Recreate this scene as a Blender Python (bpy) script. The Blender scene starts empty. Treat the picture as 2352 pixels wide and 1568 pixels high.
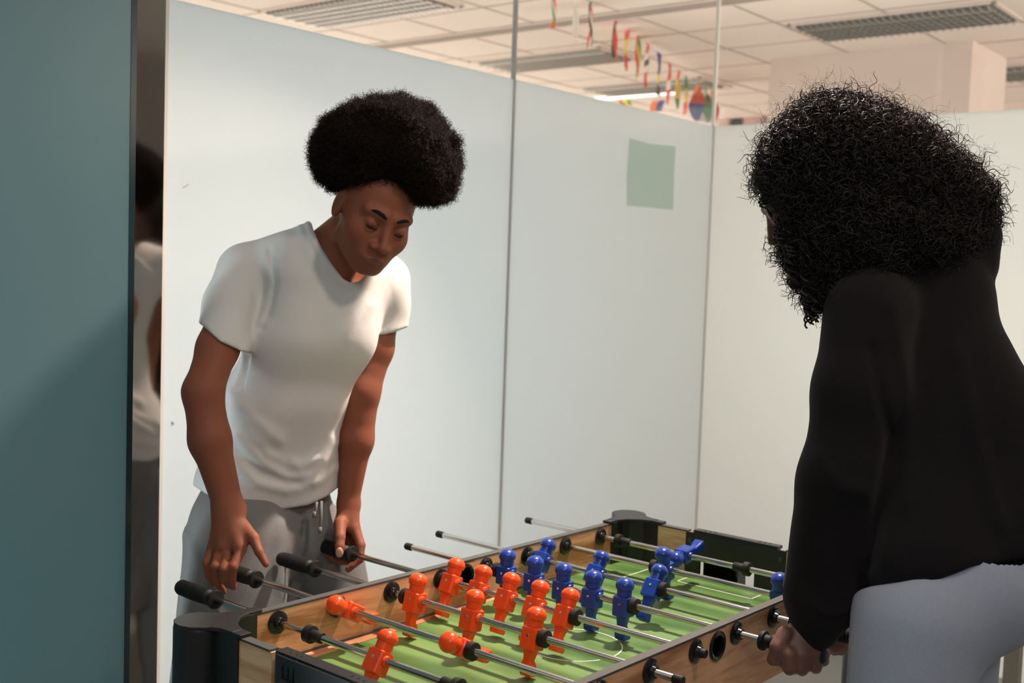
import bpy, math, random
import numpy as np
from mathutils import Matrix, Vector
random.seed(4); rng = np.random.default_rng(7)
SC = bpy.context.scene
COL = SC.collection
# All shapes are written in "table units" (rod spacing 0.15); S turns them into metres at the end.
S = 0.86
FLOOR_Z = -1.0          # table top is z = 0 in table units
CEIL_Z = 2.324
def W3(x, y, z):         # table units -> world metres
    return (x*S, y*S, (z-FLOOR_Z)*S)

# ------------------------------------------------------------------ camera
CW, CH, CF = 2352, 1568, 2636.0
C0 = np.array([-1.2172, -1.7385, 0.6739])
YAW, PIT, ROL = 0.7071, -0.0664, 0.0341
_f = np.array([math.cos(PIT)*math.cos(YAW), math.cos(PIT)*math.sin(YAW), math.sin(PIT)])
_r = np.cross(_f, [0, 0, 1]); _r /= np.linalg.norm(_r); _u = np.cross(_r, _f)
CR = _r*math.cos(ROL)+_u*math.sin(ROL); CU = -_r*math.sin(ROL)+_u*math.cos(ROL); CFW = _f
cd = bpy.data.cameras.new('camera'); cam = bpy.data.objects.new('camera', cd); COL.objects.link(cam)
cd.sensor_width = 36; cd.lens = 36*CF/CW; cd.clip_start = 0.05
M = Matrix(((CR[0], CU[0], -CFW[0], 0), (CR[1], CU[1], -CFW[1], 0), (CR[2], CU[2], -CFW[2], 0), (0, 0, 0, 1)))
M.translation = Vector(W3(*C0)); cam.matrix_world = M
SC.camera = cam
cd.dof.use_dof = True; cd.dof.focus_distance = 2.25*S; cd.dof.aperture_fstop = 5.0
# ------------------------------------------------------------------ view, world, lights
SC.view_settings.view_transform = 'Standard'; SC.view_settings.look = 'None'
SC.view_settings.gamma = 1; SC.view_settings.use_curve_mapping = False
SC.view_settings.exposure = 0.0
wd = bpy.data.worlds.new('world'); SC.world = wd; wd.use_nodes = True
wd.node_tree.nodes['Background'].inputs[0].default_value = (1.0, 0.86, 0.75, 1)
wd.node_tree.nodes['Background'].inputs[1].default_value = 4.4
TH = 0.0292              # the room is turned this much against the table
GTOP = 0.674+0.694
E1 = np.array([math.cos(TH), math.sin(TH), 0]); E2 = np.array([-math.sin(TH), math.cos(TH), 0])
def RM(m, n, z):         # room coordinates (m along the glass wall, n towards it) -> table units
    return C0*np.array([1, 1, 0]) + E1*m + E2*n + np.array([0, 0, z])
def area(name, loc, target, sx, sy, power, col, spread=None):
    l = bpy.data.lights.new(name, 'AREA'); l.shape = 'RECTANGLE'; l.size = sx*S; l.size_y = sy*S
    l.energy = power; l.color = col
    if spread: l.spread = math.radians(spread)
    o = bpy.data.objects.new(name, l); COL.objects.link(o)
    o.location = W3(*loc); d = Vector(W3(*target))-Vector(W3(*loc))
    o.rotation_euler = d.to_track_quat('-Z', 'Y').to_euler()
    return o
# warm ceiling lamp over the near room, light from the room behind the glass
area('ceiling_lamp_light', (1.62, -0.22, 2.27), (0.62, 0.0, 0.0), 0.13, 0.13, 24, (1.0, 0.81, 0.68), 84)
area('second_lamp_light', (0.45, -1.75, 2.27), (0.70, 0.3, 0.0), 0.2, 0.2, 2.6, (1.0, 0.78, 0.64), 70)
area('front_fill_light', (-1.7, -2.4, 2.1), (0.6, -0.4, 0.3), 0.8, 0.8, 15, (0.84, 0.94, 1.0))  # unseen cool fill added behind the camera
area('daylight_window_light', RM(2.5, 4.3, .15), RM(2.7, 2.75, 0.75), 1.7, 1.3, 20, (0.58, 0.85, 1.0))
area('back_room_light', RM(4.6, 4.8, .15), RM(4.3, 2.75, 0.4), 1.5, 1.2, 2, (1.0, 0.95, 0.84))
area('teal_fill_light', RM(-.9, 3.7, -.3), RM(-.1, 2.25, -.1), .8, 1.4, 60, (.80, .95, 1.0))  # unseen light added behind the teal panel to brighten it
area('side_room_light', RM(6.6, 1.2, 0.45), RM(4.9, 1.5, 0.7), 2.4, 1.2, 52, (1.0, 0.86, 0.72))

# ------------------------------------------------------------------ pixel helpers
def ray(px, py): return CFW+CR*(px-CW/2)/CF-CU*(py-CH/2)/CF
def J(px, py, D): return C0+ray(px, py)*D
def onY(px, py, Y): d = ray(px, py); return C0+d*(Y-C0[1])/d[1]
def onX(px, py, X): d = ray(px, py); return C0+d*(X-C0[0])/d[0]
def onZ(px, py, Z): d = ray(px, py); return C0+d*(Z-C0[2])/d[2]
def projP(P):
    d = P-C0; dz = d@CFW
    return CW/2+CF*(d@CR)/dz, CH/2-CF*(d@CU)/dz, dz

# ------------------------------------------------------------------ materials
def mat(name, col=(.8, .8, .8), rough=.5, metal=0., spec=.5, bump=None, var=None, **kw):
    m = bpy.data.materials.new(name); m.use_nodes = True
    nt = m.node_tree; b = nt.nodes['Principled BSDF']
    b.inputs['Base Color'].default_value = (*col, 1); b.inputs['Roughness'].default_value = rough
    b.inputs['Metallic'].default_value = metal; b.inputs['Specular IOR Level'].default_value = spec
    for k, v in kw.items(): b.inputs[k.replace('_', ' ')].default_value = v
    tc = nt.nodes.new('ShaderNodeTexCoord')
    if var:                      # (scale, amount)
        n = nt.nodes.new('ShaderNodeTexNoise'); n.inputs['Scale'].default_value = var[0]; n.inputs['Detail'].default_value = 4
        nt.links.new(tc.outputs['Object'], n.inputs['Vector'])
        r = nt.nodes.new('ShaderNodeMapRange'); r.inputs[3].default_value = 1-var[1]; r.inputs[4].default_value = 1+var[1]
        nt.links.new(n.outputs['Fac'], r.inputs[0])
        x = nt.nodes.new('ShaderNodeVectorMath'); x.operation = 'SCALE'; x.inputs[0].default_value = col
        nt.links.new(r.outputs[0], x.inputs['Scale']); nt.links.new(x.outputs[0], b.inputs['Base Color'])
    if bump:                     # (scale, strength)
        n = nt.nodes.new('ShaderNodeTexNoise'); n.inputs['Scale'].default_value = bump[0]; n.inputs['Detail'].default_value = 3
        nt.links.new(tc.outputs['Object'], n.inputs['Vector'])
        bp = nt.nodes.new('ShaderNodeBump'); bp.inputs['Strength'].default_value = bump[1]; bp.inputs['Distance'].default_value = .002
        nt.links.new(n.outputs['Fac'], bp.inputs['Height']); nt.links.new(bp.outputs[0], b.inputs['Normal'])
    return m
def wood(name, c1, c2, scale=1.0, axis=(1, 1, 1)):
    m = mat(name, c1, .42); nt = m.node_tree; b = nt.nodes['Principled BSDF']
    tc = nt.nodes.new('ShaderNodeTexCoord'); mp = nt.nodes.new('ShaderNodeMapping')
    mp.inputs['Scale'].default_value = axis
    nt.links.new(tc.outputs['Object'], mp.inputs[0])
    n0 = nt.nodes.new('ShaderNodeTexNoise'); n0.inputs['Scale'].default_value = 1.3*scale; n0.inputs['Detail'].default_value = 1.5
    nt.links.new(mp.outputs[0], n0.inputs['Vector'])
    mul = nt.nodes.new('ShaderNodeMath'); mul.operation = 'MULTIPLY'; mul.inputs[1].default_value = 26
    nt.links.new(n0.outputs['Fac'], mul.inputs[0])
    sn = nt.nodes.new('ShaderNodeMath'); sn.operation = 'SINE'; nt.links.new(mul.outputs[0], sn.inputs[0])
    n1 = nt.nodes.new('ShaderNodeTexNoise'); n1.inputs['Scale'].default_value = 14*scale; n1.inputs['Detail'].default_value = 3
    nt.links.new(mp.outputs[0], n1.inputs['Vector'])
    ad = nt.nodes.new('ShaderNodeMath'); ad.operation = 'MULTIPLY_ADD'; ad.inputs[1].default_value = .28
    nt.links.new(sn.outputs[0], ad.inputs[0]); nt.links.new(n1.outputs['Fac'], ad.inputs[2])
    cr = nt.nodes.new('ShaderNodeValToRGB'); cr.color_ramp.elements[0].position = .25; cr.color_ramp.elements[1].position = .75
    cr.color_ramp.elements[0].color = (*c2, 1); cr.color_ramp.elements[1].color = (*c1, 1)
    nt.links.new(ad.outputs[0], cr.inputs[0]); nt.links.new(cr.outputs[0], b.inputs['Base Color'])
    return m
def glassy(name, film, trans, diff, gl=.05, rough=.08, clear=False):
    m = bpy.data.materials.new(name); m.use_nodes = True; nt = m.node_tree; nt.nodes.clear()
    out = nt.nodes.new('ShaderNodeOutputMaterial')
    g = nt.nodes.new('ShaderNodeBsdfGlossy'); g.inputs['Roughness'].default_value = rough
    lw = nt.nodes.new('ShaderNodeLayerWeight'); pw = nt.nodes.new('ShaderNodeMath'); pw.operation = 'POWER'; pw.inputs[1].default_value = 5
    nt.links.new(lw.outputs['Facing'], pw.inputs[0]); fr = nt.nodes.new('ShaderNodeMath'); fr.operation = 'MULTIPLY_ADD'
    fr.inputs[1].default_value = .95; fr.inputs[2].default_value = gl; nt.links.new(pw.outputs[0], fr.inputs[0])
    mx = nt.nodes.new('ShaderNodeMixShader')
    nt.links.new(fr.outputs[0], mx.inputs[0])
    if clear:
        t = nt.nodes.new('ShaderNodeBsdfTransparent'); t.inputs[0].default_value = (*film, 1)
        nt.links.new(t.outputs[0], mx.inputs[1])
    else:
        t = nt.nodes.new('ShaderNodeBsdfTranslucent'); t.inputs[0].default_value = (*film, 1)
        d = nt.nodes.new('ShaderNodeBsdfDiffuse'); d.inputs[0].default_value = (*diff, 1)
        m2 = nt.nodes.new('ShaderNodeMixShader'); m2.inputs[0].default_value = trans
        nt.links.new(d.outputs[0], m2.inputs[1]); nt.links.new(t.outputs[0], m2.inputs[2])
        nt.links.new(m2.outputs[0], mx.inputs[1])
    nt.links.new(g.outputs[0], mx.inputs[2]); nt.links.new(mx.outputs[0], out.inputs[0])
    return m
M_frost = glassy('frosted_film', (.86, .91, .925), .54, (.80, .82, .80), rough=.12)
M_clear = glassy('clear_glass', (.93, .93, .92), 0, (0, 0, 0), rough=.02, clear=True)
M_teal = glassy('teal_frosted_glass', (.34, .52, .55), .5, (.17, .28, .30), rough=.35)
M_tealedge = mat('teal_glass_edge', (.012, .03, .035), .2)
M_steel = mat('polished_steel', (.36, .335, .315), .07, 1.0, bump=(9, .05))
M_seam = mat('silicone_seam', (.48, .48, .44), .5)
M_seamw = mat('pale_corner_seam', (.85, .82, .76), .4)
M_tile = mat('ceiling_tile', (.90, .84, .79), .95, var=(3, .02))
M_tbar = mat('ceiling_tee_bar', (.50, .43, .38), .7)
M_black = mat('black_plastic', (.012, .013, .014), .38, bump=(160, .15))
M_blackgl = mat('glossy_black_plastic', (.010, .011, .013), .18)
M_rubber = mat('black_rubber', (.010, .010, .0095), .6, spec=.35)
M_grey = mat('grey_edge_band', (.065, .065, .062), .6, var=(30, .1))
M_wood = wood('oak_laminate', (.70, .37, .185), (.36, .15, .06), 1.0, (1.1, 6, 9))
M_woodend = wood('oak_laminate_end', (.80, .55, .32), (.58, .34, .17), 1.0, (6, 1.1, 9))
M_chrome = mat('chrome', (.62, .60, .57), .16, 1.0)
M_orange = mat('orange_plastic', (.90, .075, .008), .28, spec=.5)
M_blue = mat('blue_plastic', (.012, .045, .30), .25, spec=.5)
M_screw = mat('screw_steel', (.6, .6, .58), .25, 1.0)
M_white = mat('white_line', (.75, .72, .62), .5)
M_shirt = mat('white_cotton', (.64, .63, .61), .9, bump=(700, .25), var=(9, .03), Sheen_Weight=.2)
M_pants = mat('grey_sweatpants', (.175, .175, .175), .95, bump=(500, .35), var=(120, .10))
M_skin = mat('brown_skin', (.25, .080, .042), .58, spec=.3, bump=(140, .12), var=(14, .10))
M_skin.node_tree.nodes['Principled BSDF'].inputs['Subsurface Weight'].default_value = .08
M_skin.node_tree.nodes['Principled BSDF'].inputs['Subsurface Radius'].default_value = (.01, .004, .002)
M_lips = mat('lips', (.20, .065, .045), .5)
M_nail = mat('nail', (.50, .28, .21), .3)
M_skin2 = mat('brown_skin_girl', (.19, .085, .06), .5, bump=(140, .12), var=(14, .10))
M_hair1 = mat('dark_brown_hair', (.017, .009, .006), .8, spec=.2)
M_hair2 = mat('black_curly_hair', (.012, .008, .007), .5, spec=.35)
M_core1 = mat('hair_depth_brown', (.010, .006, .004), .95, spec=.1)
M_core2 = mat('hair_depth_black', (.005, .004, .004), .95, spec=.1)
M_eye = mat('eye_white', (.5, .48, .45), .2)
M_hood = mat('black_fleece', (.009, .0072, .0076), .95, bump=(400, .3), spec=.15, Sheen_Weight=.06)
M_legg = mat('blue_grey_leggings', (.36, .385, .46), .95, bump=(500, .25), var=(150, .08))
M_shoe = mat('white_trainer', (.6, .6, .58), .6)
M_glassfr = mat('clear_frame_plastic', (.65, .60, .60), .15)
M_floor = mat('vinyl_floor', (.30, .29, .27), .4, var=(2, .08))
M_wall = mat('painted_wall', (.36, .33, .30), .9, var=(1.5, .03))
M_wallw = mat('pale_bulkhead_paint', (.84, .75, .70), .9, var=(1.5, .02))
M_dark = mat('dark_recess', (.10, .08, .065), .9)
M_louv = mat('louvre_aluminium', (.62, .63, .60), .25, .9)
M_trough = mat('lamp_trough', (.22, .225, .21), .35, .6)
M_sticker = glassy('translucent_green_note', (.84, .90, .86), 0, (0, 0, 0), rough=.4, clear=True)
def emis(name, col, st):
    m = mat(name, col); b = m.node_tree.nodes['Principled BSDF']
    b.inputs['Emission Color'].default_value = (*col, 1); b.inputs['Emission Strength'].default_value = st
    return m
M_tubedim = emis('dim_tube', (1, .93, .82), .75)
M_tube = emis('lit_tube', (1, .95, .88), 2.2)

# ------------------------------------------------------------------ mesh building
def link(name, me, m=None, parent=None, smooth=True):
    if m: 
        if isinstance(m, (list, tuple)):
            for k in m: me.materials.append(k)
        else: me.materials.append(m)
    if smooth: me.polygons.foreach_set('use_smooth', np.ones(len(me.polygons), dtype=bool))
    o = bpy.data.objects.new(name, me); COL.objects.link(o)
    if parent: o.parent = parent
    return o
class MB:
    def __init__(s): s.v = []; s.f = []; s.mi = []
    def add(s, vs, fs, mi=0):
        b = len(s.v); s.v += [tuple(map(float, v)) for v in vs]; s.f += [tuple(i+b for i in f) for f in fs]; s.mi += [mi]*len(fs)
        return s
    def box(s, c, h, R=None, mi=0):                 # centre, half sizes, optional 3x3 with axes in columns
        c = np.array(c, float); R = np.eye(3) if R is None else R
        vs = [c+R@(np.array([x, y, z])*h) for x in (-1, 1) for y in (-1, 1) for z in (-1, 1)]
        return s.add(vs, [(0, 1, 3, 2), (4, 6, 7, 5), (0, 4, 5, 1), (2, 3, 7, 6), (0, 2, 6, 4), (1, 5, 7, 3)], mi)
    def lathe(s, p0, ax, prof, n=24, mi=0):          # prof: (t along axis, radius)
        p0 = np.array(p0, float); ax = np.array(ax, float); ax /= np.linalg.norm(ax)
        a = np.cross(ax, [0, 0, 1] if abs(ax[2]) < .9 else [1, 0, 0]); a /= np.linalg.norm(a); b = np.cross(ax, a)
        vs = []
        for t, r in prof:
            for k in range(n):
                w = 2*math.pi*k/n; vs.append(p0+ax*t+(a*math.cos(w)+b*math.sin(w))*r)
        fs = [(i*n+k, i*n+(k+1) % n, (i+1)*n+(k+1) % n, (i+1)*n+k) for i in range(len(prof)-1) for k in range(n)]
        fs.append(tuple(range(n))[::-1]); fs.append(tuple((len(prof)-1)*n+k for k in range(n)))
        return s.add(vs, fs, mi)
    def prism(s, pts, z0, z1, mi=0):                # xy polygon between two heights
        n = len(pts); vs = [(x, y, z0) for x, y in pts]+[(x, y, z1) for x, y in pts]
        fs = [tuple(range(n))[::-1], tuple(range(n, 2*n))]+[(k, (k+1) % n, n+(k+1) % n, n+k) for k in range(n)]
        return s.add(vs, fs, mi)
    def tube(s, pts, r, n=8, mi=0):
        pts = [np.array(p, float) for p in pts]; m = len(pts)
        rr = r if hasattr(r, '__len__') else [r]*m; vs = []; a = None
        for i, p in enumerate(pts):
            t = pts[min(i+1, m-1)]-pts[max(i-1, 0)]; t /= np.linalg.norm(t)+1e-12
            if a is None: a = np.cross(t, [0.1, 0.2, 1.])
            a = a-t*(a@t); a /= np.linalg.norm(a)+1e-12; b = np.cross(t, a)
            for k in range(n):
                w = 2*math.pi*k/n; vs.append(p+(a*math.cos(w)+b*math.sin(w))*rr[i])
        fs = [(i*n+k, i*n+(k+1) % n, (i+1)*n+(k+1) % n, (i+1)*n+k) for i in range(m-1) for k in range(n)]
        fs.append(tuple(range(n))[::-1]); fs.append(tuple((m-1)*n+k for k in range(n)))
        return s.add(vs, fs, mi)
    def build(s, name, m, parent=None, smooth=False, bevel=0., auto=False):
        me = bpy.data.meshes.new(name); me.from_pydata(s.v, [], s.f); me.update()
        import bmesh
        bm = bmesh.new(); bm.from_mesh(me); bmesh.ops.recalc_face_normals(bm, faces=bm.faces); bm.to_mesh(me); bm.free()
        me.polygons.foreach_set('material_index', s.mi)
        o = link(name, me, m, parent, smooth)
        if bevel:
            b = o.modifiers.new('bevel', 'BEVEL'); b.width = bevel*S; b.segments = 2; b.limit_method = 'ANGLE'; b.angle_limit = math.radians(40)
        if auto:
            try:
                me.set_sharp_from_angle(angle=math.radians(35))
            except Exception: pass
        return o
def fast(name, v, f, m, parent=None, smooth=True):   # numpy verts, faces of one size
    me = bpy.data.meshes.new(name); n = f.shape[1]
    me.vertices.add(len(v)); me.vertices.foreach_set('co', np.asarray(v, np.float32).ravel())
    me.loops.add(f.size); me.loops.foreach_set('vertex_index', f.astype(np.int32).ravel())
    me.polygons.add(len(f)); me.polygons.foreach_set('loop_start', np.arange(0, f.size, n, dtype=np.int32))
    me.update(calc_edges=True); me.validate()
    return link(name, me, m, parent, smooth)
def tag(o, label=None, cat=None, group=None, kind=None):
    if label: o['label'] = label
    if cat: o['category'] = cat
    if group: o['group'] = group
    if kind: o['kind'] = kind
    return o
def empty(name, loc, label=None, cat=None, group=None):
    o = bpy.data.objects.new(name, None); o.empty_display_size = .05; COL.objects.link(o); o.location = loc
    return tag(o, label, cat, group)
def structure(o): o['kind'] = 'structure'; return o

# ------------------------------------------------------------------ signed distance shapes -> mesh
def smin(a, b, k):
    h = np.clip(.5+.5*(b-a)/k, 0, 1); return b*(1-h)+a*h-k*h*(1-h)
def smax(a, b, k): return -smin(-a, -b, k)
def cone(p, a, b, ra, rb):
    a = np.asarray(a, float); ba = np.asarray(b, float)-a; t = np.clip(((p-a)@ba)/(ba@ba), 0, 1)
    return np.linalg.norm(p-a-t[:, None]*ba, axis=1)-(ra+(rb-ra)*t)
def ball(p, c, r): return np.linalg.norm(p-c, axis=1)-r
def ell(p, c, r, R=None):
    q = p-c
    if R is not None: q = q@R                       # R has the local axes in its columns
    r = np.asarray(r, float); k0 = np.linalg.norm(q/r, axis=1); k1 = np.linalg.norm(q/(r*r), axis=1)+1e-9
    return k0*(k0-1)/k1
def C(p, A, B): return cone(p, J(*A[:3]), J(*B[:3]), A[3]*A[2]/CF, B[3]*B[2]/CF)   # ends as (px, py, depth, radius px)
def chain(p, pts, k=.004):
    d = None
    for A, B in zip(pts[:-1], pts[1:]):
        e = C(p, A, B); d = e if d is None else smin(d, e, k)
    return d
def poly2(px, py, poly):                             # signed distance to a polygon (negative inside)
    poly = np.array(poly, float); n = len(poly); d = np.full(px.shape, 1e18); s = np.ones(px.shape)
    for i in range(n):
        a = poly[i]; b = poly[i-1]; ex, ey = b-a; wx = px-a[0]; wy = py-a[1]
        t = np.clip((wx*ex+wy*ey)/(ex*ex+ey*ey), 0, 1); bx = wx-ex*t; by = wy-ey*t
        d = np.minimum(d, bx*bx+by*by)
        c1 = py >= a[1]; c2 = py < b[1]; c3 = ex*wy > ey*wx
        fl = (c1 & c2 & c3) | (~c1 & ~c2 & ~c3); s = np.where(fl, -s, s)
    return s*np.sqrt(d)
def line2(px, py, pts):
    d = np.full(px.shape, 1e9)
    for a, b in zip(pts[:-1], pts[1:]):
        ex, ey = b[0]-a[0], b[1]-a[1]; wx = px-a[0]; wy = py-a[1]
        t = np.clip((wx*ex+wy*ey)/(ex*ex+ey*ey), 0, 1); d = np.minimum(d, np.hypot(wx-ex*t, wy-ey*t))
    return d
def sdf_mesh(f, lo, hi, h, name, m, parent=None, want=False):
    lo = np.array(lo, float); hi = np.array(hi, float); B = 8
    nb = np.ceil((hi-lo)/(h*B)).astype(int); N = nb*B+1
    G = np.empty(N, np.float32)
    bc = np.stack(np.meshgrid(*[np.arange(k) for k in nb], indexing='ij'), -1).reshape(-1, 3)
    d = f(lo+(bc*B+B/2)*h)
    cs = np.where(d.reshape(nb) < 0, -1., 1.)
    G[:] = 1; G[:-1, :-1, :-1] = np.repeat(np.repeat(np.repeat(cs, B, 0), B, 1), B, 2)
    act = bc[np.abs(d) < h*B*1.45]
    o = np.stack(np.meshgrid(*[np.arange(B+1)]*3, indexing='ij'), -1).reshape(-1, 3)
    for i in range(0, len(act), 1500):
        idx = (act[i:i+1500, None, :]*B+o[None]).reshape(-1, 3)
        G[idx[:, 0], idx[:, 1], idx[:, 2]] = f(lo+idx*h)
    sgn = G < 0
    cc = np.zeros(N-1, np.int8)
    for a in (0, 1):
        for b in (0, 1):
            for c in (0, 1): cc += sgn[a:N[0]-1+a, b:N[1]-1+b, c:N[2]-1+c]
    mix = (cc > 0) & (cc < 8); ci = np.argwhere(mix); vid = np.full(N-1, -1, np.int64); vid[mix] = np.arange(len(ci))
    acc = np.zeros((len(ci), 3)); cnt = np.zeros(len(ci))
    corners = [(a, b, c) for a in (0, 1) for b in (0, 1) for c in (0, 1)]
    for a in corners:
        for ax in range(3):
            if a[ax]: continue
            b = list(a); b[ax] = 1
            ga = G[ci[:, 0]+a[0], ci[:, 1]+a[1], ci[:, 2]+a[2]]; gb = G[ci[:, 0]+b[0], ci[:, 1]+b[1], ci[:, 2]+b[2]]
            x = (ga < 0) != (gb < 0); t = np.where(x, ga/np.where(x, ga-gb, 1), 0)
            p = np.array(a, float)[None].repeat(len(ci), 0); p[:, ax] = t
            acc[x] += p[x]; cnt[x] += 1
    V = lo+(ci+acc/cnt[:, None])*h
    F = []
    for ax in range(3):
        u, w = (ax+1) % 3, (ax+2) % 3
        sl0 = [slice(None)]*3; sl1 = [slice(None)]*3; sl0[ax] = slice(0, -1); sl1[ax] = slice(1, None)
        s0 = sgn[tuple(sl0)]; s1 = sgn[tuple(sl1)]
        e = np.argwhere(s0 != s1); e = e[(e[:, u] > 0) & (e[:, w] > 0) & (e[:, u] < N[u]-1) & (e[:, w] < N[w]-1)]
        flip = s0[e[:, 0], e[:, 1], e[:, 2]]
        q = []
        for du, dw in ((-1, -1), (0, -1), (0, 0), (-1, 0)):
            c = e.copy(); c[:, u] += du; c[:, w] += dw; q.append(vid[c[:, 0], c[:, 1], c[:, 2]])
        q = np.stack(q, 1); q[~flip] = q[~flip][:, ::-1]; F.append(q)
    F = np.concatenate(F); F = F[(F >= 0).all(1)]
    # light smoothing
    ed = np.concatenate([F[:, [0, 1]], F[:, [1, 2]], F[:, [2, 3]], F[:, [3, 0]]])
    for _ in range(2):
        A = np.zeros_like(V); n = np.zeros(len(V))
        for k in range(3): A[:, k] = np.bincount(ed[:, 0], V[ed[:, 1], k], len(V))+np.bincount(ed[:, 1], V[ed[:, 0], k], len(V))
        n = np.bincount(ed[:, 0], minlength=len(V))+np.bincount(ed[:, 1], minlength=len(V))
        V = V*.5+.5*A/np.maximum(n, 1)[:, None]
    o_ = fast(name, V, F, m, parent)
    return (o_, V, F) if want else o_
def bumps(p, freqs, seed=1):                          # cheap smooth noise, about -1..1
    g = np.random.default_rng(seed); out = 0; tot = 0
    for fr, am in freqs:
        s = 0
        for _ in range(6):
            k = g.normal(size=3); k *= fr/np.linalg.norm(k); s = s+np.sin(p@k+g.uniform(0, 6.28))
        out = out+am*s/2.4; tot += am
    return out/tot

# ================================================================== THE SETTING
GN = 2.75; GM = 4.90; FH = 0.6739+0.694               # glass wall distance, corner, height of the frosted film
def panel(name, m0, m1, n0, n1, z0, z1, m, parent=None, kind=True):
    b = MB(); q = [RM(m0, n0, 0), RM(m1, n0, 0), RM(m1, n1, 0), RM(m0, n1, 0)]
    b.prism([(p[0], p[1]) for p in q], z0, z1)
    o = b.build(name, m, parent)
    if kind: structure(o)
    return o
panel('floor', -3.2, 12, -4.0, 9.5, FLOOR_Z-.05, FLOOR_Z, M_floor)
panel('ceiling', -3.2, 12, -4.0, 9.5, CEIL_Z, CEIL_Z+.05, M_tile)
panel('wall_back', -3.2, GM, -4.05, -4.0, FLOOR_Z, CEIL_Z, M_wall)
panel('wall_left', -3.25, -3.2, -4.0, 4.23, FLOOR_Z, CEIL_Z, M_wall)
panel('wall_far', 11.2, 11.25, -4, 9.5, FLOOR_Z, CEIL_Z, M_wallw)
panel('wall_front', -3.2, .9, 4.2, 4.23, FLOOR_Z, CEIL_Z, M_wall); panel('wall_light_block', .9, .93, GN+.03, 9.5, FLOOR_Z, CEIL_Z, M_wall)  # the second wall is unseen, lengthened to block world light from the left
# glass wall behind the boy and side glass wall: frosted below, clear above
for i, (a, b) in enumerate(((1.86, 3.372), (3.388, GM-.01))):
    w = panel('window_%d' % (i+1), a, b, GN, GN+.012, FLOOR_Z, FH, M_frost)
    panel('clear_pane', a, b, GN, GN+.012, FH, CEIL_Z, M_clear, w, False)
w = panel('window_3', GM, GM+.012, -4, GN, FLOOR_Z, FH, M_frost)
panel('clear_pane', GM, GM+.012, -4, GN, FH, CEIL_Z, M_clear, w, False)
panel('trim_1', 3.3725, 3.3815, GN-.003, GN+.015, FLOOR_Z, CEIL_Z, M_seam)
panel('trim_2', GM-.009, GM+.002, GN-.004, GN+.012, FLOOR_Z, CEIL_Z, M_seamw)
q = [RM(1.69, GN+.012, 0), RM(1.852, GN-.018, 0), RM(1.852, GN+.02, 0), RM(1.69, GN+.05, 0)]
structure(MB().prism([(p[0], p[1]) for p in q], FLOOR_Z, CEIL_Z).build('trim_3', M_steel))
panel('trim_4', 1.852, 1.862, GN-.018, GN+.02, FLOOR_Z, CEIL_Z, M_seamw)
panel('trim_5', .9, 1.70, GN, GN+.03, FLOOR_Z, CEIL_Z, M_wall)
panel('baseboard_front', 1.86, GM, GN-.012, GN+.02, FLOOR_Z, FLOOR_Z+.05, M_wallw); panel('baseboard_right', GM-.012, GM+.02, -4, GN-.012, FLOOR_Z, FLOOR_Z+.05, M_wallw)
# teal frosted sliding panel in the left foreground
dn = 2.25
mA = (ray(12, 784)@E1)/(ray(12, 784)@E2)*dn; mB = (ray(306, 784)@E1)/(ray(306, 784)@E2)*dn
d1 = panel('door_1', mA-.9, mB-.014, dn, dn+.014, FLOOR_Z, CEIL_Z, M_teal)
panel('glass_edge', mB-.014, mB, dn-.001, dn+.016, FLOOR_Z, CEIL_Z, M_tealedge, d1, False)
# ceiling grid
tb = MB()
for n in [GN+.06]+[3.52+.7*k for k in range(0, 9)]:
    q = [RM(1.0, n-.008, 0), RM(11.2, n-.008, 0), RM(11.2, n+.008, 0), RM(1.0, n+.008, 0)]
    tb.prism([(p[0], p[1]) for p in q], CEIL_Z-.004, CEIL_Z+.002)
for mm in [2.42+.655*k for k in range(0, 13)]:
    q = [RM(mm-.008, 0, 0), RM(mm+.008, 0, 0), RM(mm+.008, 9.4, 0), RM(mm-.008, 9.4, 0)]
    tb.prism([(p[0], p[1]) for p in q], CEIL_Z-.003, CEIL_Z+.002)
structure(tb.build('trim_6', M_tbar))
# bulkhead block beyond the side glass
panel('wall_bulkhead', 8.2, 9.0, 2.62, 4.14, 0.2, CEIL_Z, M_wallw)
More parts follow.
